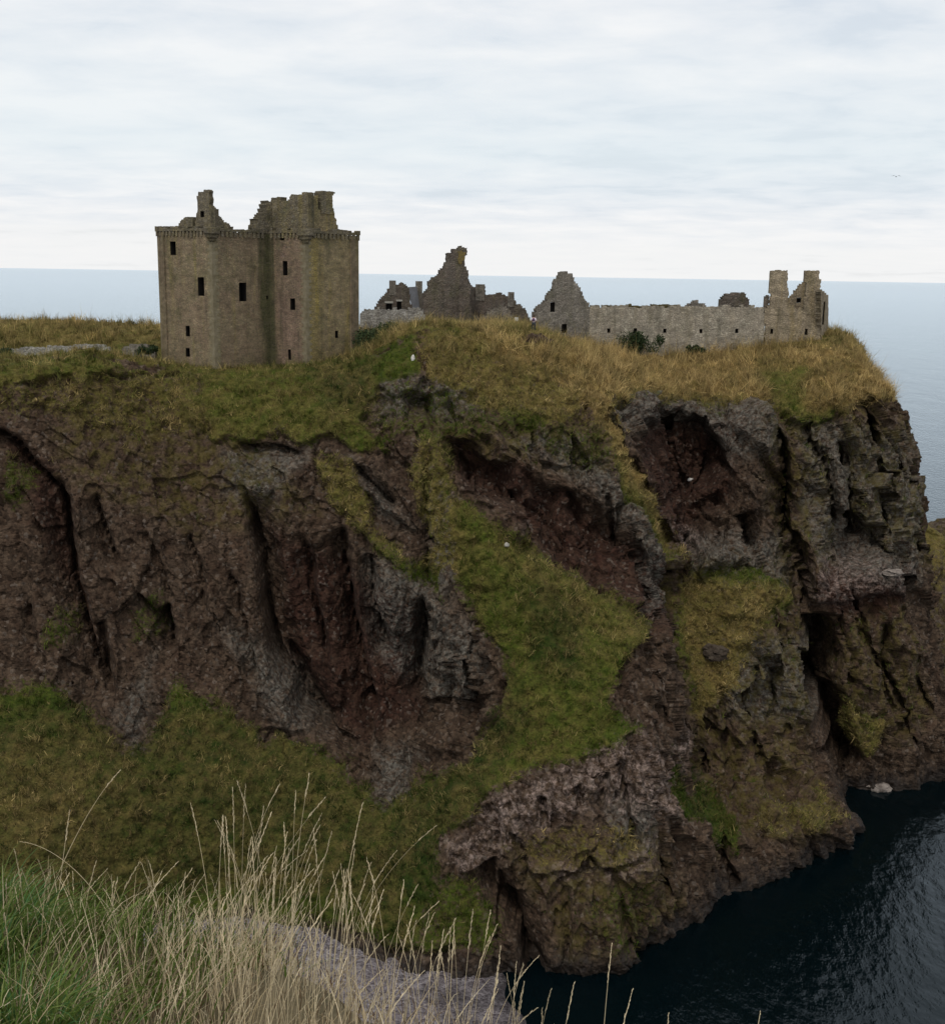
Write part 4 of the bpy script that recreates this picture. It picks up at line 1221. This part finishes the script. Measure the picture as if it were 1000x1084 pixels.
# ------------------------------------------------------------------ stones
def boulder(label, px, py, size, mat, seed, sq=(1, 1, .8), sink=.25, name='boulder', cat='boulder'):
    c = ground_at(px, py)
    import bmesh
    bm = bmesh.new(); bmesh.ops.create_icosphere(bm, subdivisions=4, radius=1.0)
    v = np.array([x.co[:] for x in bm.verts])
    d = 1 + .30 * facets(v * 1.3 + seed * 7.1, seed, .9) * .6 + .12 * fbm(v * 2.5 + seed, 4)
    v = v * d[:, None] * np.array(sq) * size
    for a, b in zip(bm.verts, v): a.co = b
    me = bpy.data.meshes.new(name); bm.to_mesh(me); bm.free(); me.materials.append(mat)
    o = bpy.data.objects.new(name, me); COL.objects.link(o)
    o.location = (float(c[0]), float(c[1]) - size * .3, float(c[2]) + size * sq[2] * (.5 - sink))
    tag(o, label, cat)
    return o


boulder('rounded grey boulder bulging from the brown grass of the right-hand slope', 757, 690, 1.1, M['dark_boulder'], 3, (1.25, .8, .8), .5)
boulder('small upright white stone on the red soil scar below the ruins', 437, 380, .3, M['white_stone'], 5, (.6, .6, 1.2))
boulder('single pale round stone at the upper edge of the diagonal green ramp', 537, 577, .24, M['lintel'], 6, (1, 1, .9))
boulder('pale sea-worn rock at the waterline beside the dark cleft', 930, 834, .8, M['pale_ledge'], 8, (1.6, 1.0, .75), .45)
boulder('white-streaked stone ledge under the small cave high on the right face', 944, 606, .75, M['pale_ledge'], 9, (1.5, .9, .55))
boulder('white bird-stained stone in the dark hollow below the long wall', 730, 508, .3, M['white_stone'], 12, (1.2, .8, .7))

# ------------------------------------------------------------------ bushes
def bush(label, px, py, Y, w, hgt, seed, cols_, nleaf=2600, name='bush'):
    r = np.random.default_rng(seed)
    base = P(px, py, Y)
    e = empty(name, tuple(map(float, base))); tag(e, label, 'bush')
    k = 14
    cc = np.stack([r.normal(0, w * .22, k), r.normal(0, w * .2, k), r.uniform(.15, .75, k) * hgt], 1)
    rr = r.uniform(.22, .40, k) * min(w, hgt * 1.4)
    ci_ = r.integers(0, k, nleaf)
    d = r.normal(0, 1, (nleaf, 3)); d /= np.linalg.norm(d, axis=1, keepdims=True)
    p = base + cc[ci_] + d * (rr[ci_] * r.random(nleaf) ** .4)[:, None]
    p[:, 2] = np.maximum(p[:, 2], base[2] - .1)
    a = r.normal(0, 1, (nleaf, 3)); a /= np.linalg.norm(a, axis=1, keepdims=True)
    b = np.cross(a, d); b /= np.linalg.norm(b, axis=1, keepdims=True) + 1e-9
    L = .10 + .10 * r.random(nleaf)
    V = np.stack([p - a * L[:, None], p + b * (L * .45)[:, None], p + a * L[:, None], p - b * (L * .45)[:, None]], 1).reshape(-1, 3)
    f = np.arange(nleaf)[:, None] * 4 + np.arange(4)
    o = mesh_np('foliage', V, f, M['leaf'], e)
    c = np.array(cols_[0]) + (np.array(cols_[1]) - np.array(cols_[0])) * r.random((nleaf, 1))
    attrc(o, 'tint', np.repeat(c, 4, 0))
    sv = []; sf = []
    for q_ in range(7):
        t = base + cc[q_]; b0 = base + np.array([r.normal(0, .1), r.normal(0, .1), -.2]); bI = len(sv)
        for (pt, rad) in ((b0, .035), (t, .012)):
            for m_ in range(5): sv.append(pt + np.array([rad * math.cos(m_ * 1.2566), rad * math.sin(m_ * 1.2566), 0]))
        for m_ in range(5): sf.append((bI + m_, bI + (m_ + 1) % 5, bI + 5 + (m_ + 1) % 5, bI + 5 + m_))
    mesh_np('stem', np.array(sv), sf, plain('bush_stem', (.05, .04, .03), (.08, .06, .04), bump=0), e)
    return e


DG = ((.016, .028, .012), (.045, .065, .022))
bush('dark green bush growing against the foot of the long pale wall', 676, 371, 147, 3.4, 2.3, 3, DG, 3200)
bush('smaller dark bush on the grass below the pale wall, near its middle', 735, 373, 147, 2.2, .9, 4, DG, 1300)
bush('tall dark green clump close against the right side of the tower', 389, 377, 131, 3.0, 3.4, 5, ((.02, .034, .014), (.055, .075, .028)), 3600)
bush('spreading green clump of weeds in front of the tumbled wall by the cottage', 412, 362, 134, 3.4, 2.2, 6, ((.026, .04, .016), (.07, .085, .03)), 3600)
bush('low dark shrub at the far left end of the dry-stone wall', 8, 376, 131, 1.6, .9, 7, DG, 900)
bush('low dark shrub between dry-stone wall and tower foot', 158, 374, 131, 2.0, .9, 8, DG, 1000)

# ------------------------------------------------------------------ beach, sea, second headland
def sheet(name, xs, ys, zf, mat):
    X, Y = np.meshgrid(xs, ys)
    Z = zf(X, Y)
    V = np.stack([X, Y, Z], -1).reshape(-1, 3)
    i_ = np.arange(V.shape[0]).reshape(X.shape)
    q_ = np.stack([i_[:-1, :-1], i_[:-1, 1:], i_[1:, 1:], i_[1:, :-1]], -1).reshape(-1, 4)
    return tag(mesh_np(name, V, q_, mat, smooth=True), kind='structure')


mb, nt, bs = new_mat('shingle'); n = N(nt); p = n.pos()
v1 = n.vor(p, 4.2); sep = n.node('ShaderNodeSeparateColor'); n.link(v1.outputs['Color'], sep.inputs[0])
c = n.mix(sep.outputs[0], (.085, .070, .073), (.34, .305, .31))
c = n.mix(n.ramp(sep.outputs[1], .88, .97, 0, .6), c, (.40, .37, .36))
c = n.mix(n.ramp(n.noise(p, .25, 4), .4, .65, 0, .45), c, (.15, .12, .125))
c = n.mix(1.0, c, n.ramp(n.noise(p, 1.4, 5, .75), .3, .7, .65, 1.3), 'MULTIPLY')
sb_ = n.node('ShaderNodeSeparateXYZ'); n.link(p, sb_.inputs[0])
c = n.mix(n.ramp(n.math('ADD', sb_.outputs[2], n.ramp(n.noise(p, .8, 4), .3, .7, -.08, .08)), .03, .30, .8, 0.0), c, (.025, .021, .021))
n.link(c, bs.inputs['Base Color'])
c2 = n.noise(p, 2.2, 6, .8)
n.link(n.bump(n.math('ADD', n.ramp(v1.outputs['Distance'], 0, .6, 1, 0), n.math('MULTIPLY', c2, 1.5)), 1.0, .22), bs.inputs['Normal'])
bd = fbm
sheet('beach', np.linspace(-70, 14, 200), np.linspace(40, 112, 160), lambda X, Y: 0.1 - .055 * (X - 1.6 + .08 * (Y - 82)) - .004 * np.maximum(0, X - 2) ** 2 + .12 * np.sin(X * .7 + Y * .3) + .06 * np.sin(Y * 1.1), mb)

mw, nt, bs = new_mat('sea_water'); n = N(nt); p = n.pos()
nt.nodes.remove(bs)
mo_ = [x for x in nt.nodes if x.type == 'OUTPUT_MATERIAL'][0]
w1 = n.noise(n.mapping(p, scale=(1, .55, 1), rot=(0, 0, .5)), .75, 5, .58, .0)
w2 = n.noise(n.mapping(p, scale=(1, .4, 1), rot=(0, 0, -.2)), .05, 4, .6)
hgt = n.math('ADD', n.math('MULTIPLY', w1, .8), n.math('MULTIPLY', w2, 1.6))
bp = n.bump(hgt, .42, .6)
df = n.node('ShaderNodeBsdfDiffuse'); gl = n.node('ShaderNodeBsdfGlossy'); fr = n.node('ShaderNodeFresnel'); mx = n.node('ShaderNodeMixShader')
n.link(n.mix(n.ramp(n.noise(n.mapping(p, scale=(1, .16, 1)), .004, 4, .6), .35, .65), (.0005, .0026, .0034), (.0009, .0046, .0060)), df.inputs[0])
gl.inputs[0].default_value = (.80, .90, .98, 1); gl.inputs['Roughness'].default_value = .05
fr.inputs['IOR'].default_value = 1.33
for q_ in (df, gl, fr): n.link(bp, q_.inputs['Normal'])
n.link(fr.outputs[0], mx.inputs[0]); n.link(df.outputs[0], mx.inputs[1]); n.link(gl.outputs[0], mx.inputs[2]); n.link(mx.outputs[0], mo_.inputs[0])
gx = np.concatenate([-np.geomspace(90000, 60, 24), np.linspace(-50, 120, 18), np.geomspace(140, 90000, 24)])
gy = np.concatenate([[-200, -50], np.linspace(20, 220, 22), np.geomspace(260, 120000, 40)])
sheet('sea', gx, gy, lambda X, Y: X * 0 - 0.0, mw)

# lower headland seen past the right-hand flank, with a dark skerry beyond
def knoll(name, cx, cy, rx, ry, hgt, seed, turfy):
    a = np.linspace(0, 2 * math.pi, 260, endpoint=False); t = np.linspace(0, 1, 120)
    A, T = np.meshgrid(a, t)
    prof = (1 - T ** 2.2)
    X = cx + rx * T * np.cos(A); Y = cy + ry * T * np.sin(A); Z = hgt * prof - 4 * T ** 6
    G = np.stack([X, Y, Z], -1); f = G.reshape(-1, 3)
    qn = f * np.array([1, 1, .5])
    hh = (1.3 * fbm(qn * .16 + seed, 4, ridged=True) + .8 * facets(f * np.array([.25, .25, .16]) + seed, 5) + .35 * facets(f * .7 + seed, 9) + .25 * fbm(f * 1.5, 4)).reshape(X.shape)
    nn = np.stack([np.cos(A), np.sin(A), .6 * np.ones_like(A)], -1)
    G = G + nn * (hh * (.3 + .7 * T))[..., None]
    i_ = np.arange(A.size).reshape(A.shape)
    j_ = np.roll(i_, -1, axis=1)
    q_ = np.stack([i_[:-1], i_[1:], j_[1:], j_[:-1]], -1).reshape(-1, 4)
    o = mesh_np(name, G.reshape(-1, 3), q_, M['cliff'], smooth=True); tag(o, kind='structure')
    g_ = np.clip(turfy * (1.15 - 1.2 * T) + 0 * A, 0, 1)
    z_ = np.zeros_like(g_)
    for nm, arr in (('turf', g_), ('dry', z_ + .5), ('lichen', z_ + .4), ('red', z_ + .3), ('pale', z_), ('moss', z_ + .7), ('shade_green', z_)): attr(o, nm, arr)
    return o


knoll('headland', 68, 176, 13, 22, 21.5, 3, .9)
knoll('headland', 93, 215, 14, 20, 13, 13, 0.0)

# ------------------------------------------------------------------ foreground: the near bank with its long grass
def gz(x, y):
    return 58 - 2.08 + .08 * np.clip((-.62 - x) * 2.2, 0, 1) - .30 * np.maximum(0, x + .75) - .12 * (y - 2.4) - .9 * np.maximum(0, y - 3.3 + .25 * np.maximum(0, x + .9)) ** 1.35 - .5 * np.maximum(0, x - .6) ** 2 + .05 * np.sin(x * 5 + y * 3) + .04 * np.sin(x * 11 - y * 7)


mg = plain('bank_soil', (.09, .075, .040), (.20, .16, .095), 6.0, bump=1.0, bdist=.05)
sheet('ground', np.linspace(-6, 4, 160), np.linspace(-3, 9, 160), lambda X, Y: gz(X, Y), mg)


class Strips:
    def __init__(s): s.V = []; s.F = []; s.C = []
    def ribbon(s, pts, wid, col, side):
        b = len(s.V)
        for k, (p_, w_) in enumerate(zip(pts, wid)):
            s.V.append(p_ - side * w_); s.V.append(p_ + side * w_); s.C += [col[k]] * 2 if isinstance(col, list) else [col, col]
        for k in range(len(pts) - 1): s.F.append((b + 2 * k, b + 2 * k + 1, b + 2 * k + 3, b + 2 * k + 2))
    def quad(s, a, b_, c_, d_, col):
        b = len(s.V); s.V += [a, b_, c_, d_]; s.C += [col] * 4; s.F.append((b, b + 1, b + 2, b + 3))
    def build(s, name):
        o = mesh_np(name, np.array(s.V), np.array(s.F), M['blade'])
        attrc(o, 'tint', np.array(s.C))
        return o


def blade(S_, base, h, lean, width, col, droop=.3, seg=6):
    side = np.array([math.cos(r_ := random.uniform(-.9, .9)), math.sin(r_), 0])
    pts = []
    for k in range(seg + 1):
        t = k / seg
        pts.append(base + np.array([lean[0] * t ** 1.7, lean[1] * t ** 1.7, h * (t - droop * t ** 3)]))
    wid = [width * (1 - (k / seg) ** 1.6) + .0003 for k in range(seg + 1)]
    S_.ribbon(pts, wid, col, side)


def stalk(S_, base, h, lean, width, col, head=.16, droop=.05, power=2.0, seg=14):
    pts = []
    for k in range(seg + 1):
        t = k / seg
        pts.append(base + np.array([lean[0] * t ** power, lean[1] * t ** power, h * (t - droop * t ** 4)]))
    for sd in (np.array([1.0, 0, 0]), np.array([0, 1.0, 0])):
        S_.ribbon(pts, [width * (1 - .55 * k / seg) for k in range(seg + 1)], col, sd)
    # leaf halfway
    # seed head: overlapping spikelets up the last part of the stem
    nsp = int(16 * head / .16) + 5
    for k in range(nsp):
        t = 1 - head / h * (1 - k / nsp)
        t = min(max(t, 0), 1)
        x = t * seg; i0 = min(int(x), seg - 1); p_ = pts[i0] + (pts[i0 + 1] - pts[i0]) * (x - i0)
        d = pts[i0 + 1] - pts[i0]; d /= np.linalg.norm(d)
        a = random.uniform(0, 6.28)
        sdv = np.array([math.cos(a), math.sin(a) * .6, random.uniform(-.1, .2)])
        ax = d * .92 + sdv * .17; ax /= np.linalg.norm(ax)
        L = .017 * random.uniform(.7, 1.3) * (1.1 - .5 * k / nsp); wv = np.cross(ax, np.array([0.3, 1, .2])); wv /= np.linalg.norm(wv)
        w_ = .0011 * random.uniform(.7, 1.3)
        cc = tuple(np.array(col) * random.uniform(.85, 1.25))
        S_.quad(p_, p_ + ax * L * .5 + wv * w_, p_ + ax * L, p_ + ax * L * .5 - wv * w_, cc)


def pick(c, v=.3): return tuple(np.array(c) * random.uniform(1 - v, 1 + v))


GREEN = (.080, .125, .022); GREEN2 = (.145, .180, .050); STRAW = (.62, .52, .35); STRAW2 = (.48, .38, .23); BROWN = (.12, .075, .04)
gs = Strips()
for k in range(15000):
    x = random.uniform(-2.4, .25); y = random.uniform(1.9, 4.2)
    pgreen = min(.72, max(0, (-.62 - x) * 1.0 + .12))
    if x > -.62 and random.random() < .80: continue
    if x > -.95 and random.random() < .25: continue
    base = np.array([x, y, float(gz(x, y)) - .02])
    if random.random() < pgreen:
        col = pick(random.choice((GREEN, GREEN, GREEN2))); h = random.uniform(.16, .36)
        blade(gs, base, h, (random.uniform(-.05, .22), random.uniform(-.10, .12)), random.uniform(.0016, .0032), col, random.uniform(.15, .55))
    else:
        col = pick(random.choice((STRAW, STRAW2, STRAW2, BROWN))); h = random.uniform(.12, .36)
        blade(gs, base, h, (random.uniform(-.12, .16), random.uniform(-.12, .12)), random.uniform(.0010, .0020), col, random.uniform(.05, .45))
# bright tufts at the bottom left
for (tx, ty, nb, hh) in ((-1.12, 2.62, 240, .34), (-.95, 2.55, 160, .30), (-1.42, 3.2, 260, .36), (-1.35, 2.9, 160, .3), (-.62, 2.75, 90, .22), (-1.6, 3.5, 220, .36)):
    for k in range(nb):
        a = random.uniform(0, 6.28); r_ = random.random() ** .5 * .11
        x, y = tx + r_ * math.cos(a), ty + r_ * math.sin(a)
        base = np.array([x, y, float(gz(x, y)) - .02])
        h = hh * random.uniform(.55, 1.15)
        blade(gs, base, h, (math.cos(a) * h * random.uniform(.1, .6) + .04, math.sin(a) * h * random.uniform(.1, .5)), random.uniform(.0022, .0040), pick(random.choice((GREEN, GREEN2, (.07, .15, .05)))), random.uniform(.25, .65), 7)
tag(gs.build('long_grass'), kind='stuff')
ss = Strips()
for k in range(270):
    # density follows the clump in the middle of the bank and thins out to the right
    c_ = random.random()
    if c_ < .62: x = random.gauss(-.55, .20)
    elif c_ < .90: x = random.uniform(-1.45, -.5)
    else: x = random.uniform(-.2, .30)
    y = random.uniform(2.6, 3.5)
    base = np.array([x, y, float(gz(x, y)) - .03])
    hmax = .62 - .25 * max(0, abs(x + .56) - .1) * 1.2
    if x > -.22: hmax = .55
    if x < -.82: hmax = .30
    h = random.uniform(.45, 1.0) * hmax + .10
    stalk(ss, base, h, (random.gauss(.05, .07) * h / .5, random.uniform(-.08, .08)), random.uniform(.0007, .0012), pick(STRAW, .25), random.uniform(.07, .16), random.uniform(0, .08))
for (px_, py_) in ((468, 985), (482, 972), (500, 962), (530, 1002), (549, 1018), (607, 1040), (646, 998), (668, 1046), (705, 1072), (440, 960), (805, 1070)):
    t_ = P(px_ + random.uniform(-3, 3), py_, 3.0)
    b_ = np.array([t_[0] - random.uniform(.01, .10), 2.95, t_[2] - random.uniform(.42, .55)])
    stalk(ss, b_, float(t_[2] - b_[2]), (t_[0] - b_[0], .05), .0011, pick(STRAW, .2), .12, 0, 1.8)
tag(ss.build('dry_grass'), kind='stuff')


def lone_stalk(label, px0, py0, px1, py1, Y, bend, head, drp):
    b = P(px0, py0, Y); t = P(px1, py1, Y + .05)
    s_ = Strips()
    lean = t - b; h = lean[2] / (1 - drp)
    stalk(s_, b, h, (lean[0], lean[1]), .0016, STRAW, head, drp, bend, 22)
    o = s_.build('grass_stalk'); tag(o, label, 'grass stalk')
    return o


lone_stalk('longest dry grass stalk, arching up right above the green slope at far left', 25, 1040, 128, 815, 3.3, 1.25, .10, .12)
lone_stalk('upright dry stalk crossing the longest arching stalk near the left edge', 52, 1084, 74, 858, 3.2, 1.3, .10, 0)
lone_stalk('dry stalk drooping left over the green slope, its tip nearly level', 120, 985, 22, 891, 3.3, 1.6, .05, .25)
lone_stalk('tall pale stalk standing highest at the right side of the straw clump', 352, 1050, 384, 850, 3.3, 1.5, .16, 0)

# ------------------------------------------------------------------ a gull in the sky
gp = P(948, 187, 150)
V = [(0, -.28, 0), (.06, 0, .05), (-.06, 0, .05), (0, 0, -.07), (0, .3, 0), (.32, -.02, .16), (.66, .08, .05), (.30, .12, .13), (-.32, -.02, .16), (-.66, .08, .05), (-.30, .12, .13)]
Fc = [(0, 1, 2), (0, 3, 1), (0, 2, 3), (4, 2, 1), (4, 1, 3), (4, 3, 2), (1, 5, 7), (5, 6, 7), (2, 10, 8), (8, 10, 9)]
gull = mesh_np('gull', np.array(V) + gp, Fc, plain('gull_plumage', (.10, .10, .11), (.16, .16, .17), bump=0))
tag(gull, 'tiny dark seabird flying in the sky above the right end of the ruins', 'bird')

# ------------------------------------------------------------------ sky and light
SUN_EL, SUN_AZ = math.radians(60), math.radians(205)      # behind the viewer, a little to the left
wld = bpy.data.worlds.new('World'); sc.world = wld; wld.use_nodes = True
nt = wld.node_tree
for x in list(nt.nodes): nt.nodes.remove(x)
n = N(nt)
out = n.node('ShaderNodeOutputWorld'); bg = n.node('ShaderNodeBackground'); n.link(bg.outputs[0], out.inputs[0])
sky = n.node('ShaderNodeTexSky', sky_type='NISHITA'); sky.sun_disc = False
sky.sun_elevation = SUN_EL; sky.sun_rotation = SUN_AZ; sky.altitude = 60; sky.dust_density = 2.0
tc = n.node('ShaderNodeTexCoord')
sx = n.node('ShaderNodeSeparateXYZ'); n.link(tc.outputs['Generated'], sx.inputs[0])
zc = n.math('MAXIMUM', sx.outputs[2], 0.0)
den = n.math('ADD', zc, 0.10)
cb = n.node('ShaderNodeCombineXYZ')
n.link(n.math('DIVIDE', sx.outputs[0], den), cb.inputs[0]); n.link(n.math('DIVIDE', sx.outputs[1], den), cb.inputs[1])
cl1 = n.noise(n.mapping(cb.outputs[0], scale=(1.0, 1.15, 1), rot=(0, 0, .3)), 2.2, 8, .58, .25)
cl2 = n.noise(n.mapping(cb.outputs[0], scale=(.6, 1.2, 1), loc=(4, 2, 0), rot=(0, 0, -.1)), .45, 5, .55)
cl = n.math('ADD', n.math('MULTIPLY', cl1, .55), n.math('MULTIPLY', cl2, .45))
cc = n.mix(n.ramp(cl, .38, .60), (7.25, 7.85, 8.55), (9.4, 9.45, 9.55))
# pale band low over the sea
cc = n.mix(n.math('MULTIPLY', n.ramp(zc, .05, .10), n.ramp(zc, .10, .22, .55, 0.0)), cc, (8.0, 8.85, 9.2))
cc = n.mix(n.ramp(n.math('ADD', zc, n.math('MULTIPLY', cl2, .05)), .045, .085, .85, 0.0), cc, (9.4, 9.38, 9.32))
mixf = n.ramp(cl, .30, .44, .86, .97)
fin = n.mix(mixf, sky.outputs[0], cc)
n.link(fin, bg.inputs[0]); bg.inputs[1].default_value = .1

sl = bpy.data.lights.new('sun', 'SUN'); sl.energy = 1.4; sl.angle = math.radians(10); sl.color = (1, .96, .9)
so = bpy.data.objects.new('sun', sl); COL.objects.link(so)
sd = Vector((math.sin(SUN_AZ) * math.cos(SUN_EL), math.cos(SUN_AZ) * math.cos(SUN_EL), math.sin(SUN_EL)))
so.rotation_euler = sd.to_track_quat('Z', 'Y').to_euler()

# ------------------------------------------------------------------ camera
cam = bpy.data.cameras.new('camera'); co = bpy.data.objects.new('camera', cam); COL.objects.link(co)
from mathutils import Matrix
mt = Matrix(((RT[0], UP[0], -fwd[0], EYE[0]), (RT[1], UP[1], -fwd[1], EYE[1]), (RT[2], UP[2], -fwd[2], EYE[2]), (0, 0, 0, 1)))
co.matrix_world = mt
cam.sensor_fit = 'VERTICAL'; cam.sensor_height = 24; cam.lens = 24 * F / H0
cam.clip_start = .05; cam.clip_end = 300000
sc.camera = co
sc.view_settings.view_transform = 'Standard'; sc.view_settings.look = 'None'
sc.view_settings.exposure = 0; sc.view_settings.gamma = 1
for o in bpy.data.objects:
    if o.parent is None:
        g_ = {'bush': 'bushes and weed clumps round the ruins', 'ruin': 'roofless ruins along the clifftop', 'grass stalk': 'tall dry grass stalks in the foreground',
              'boulder': 'single stones lying on the crag'}.get(o.get('category'))
        if g_: o['group'] = g_
    if '_o' in o: del o['_o']
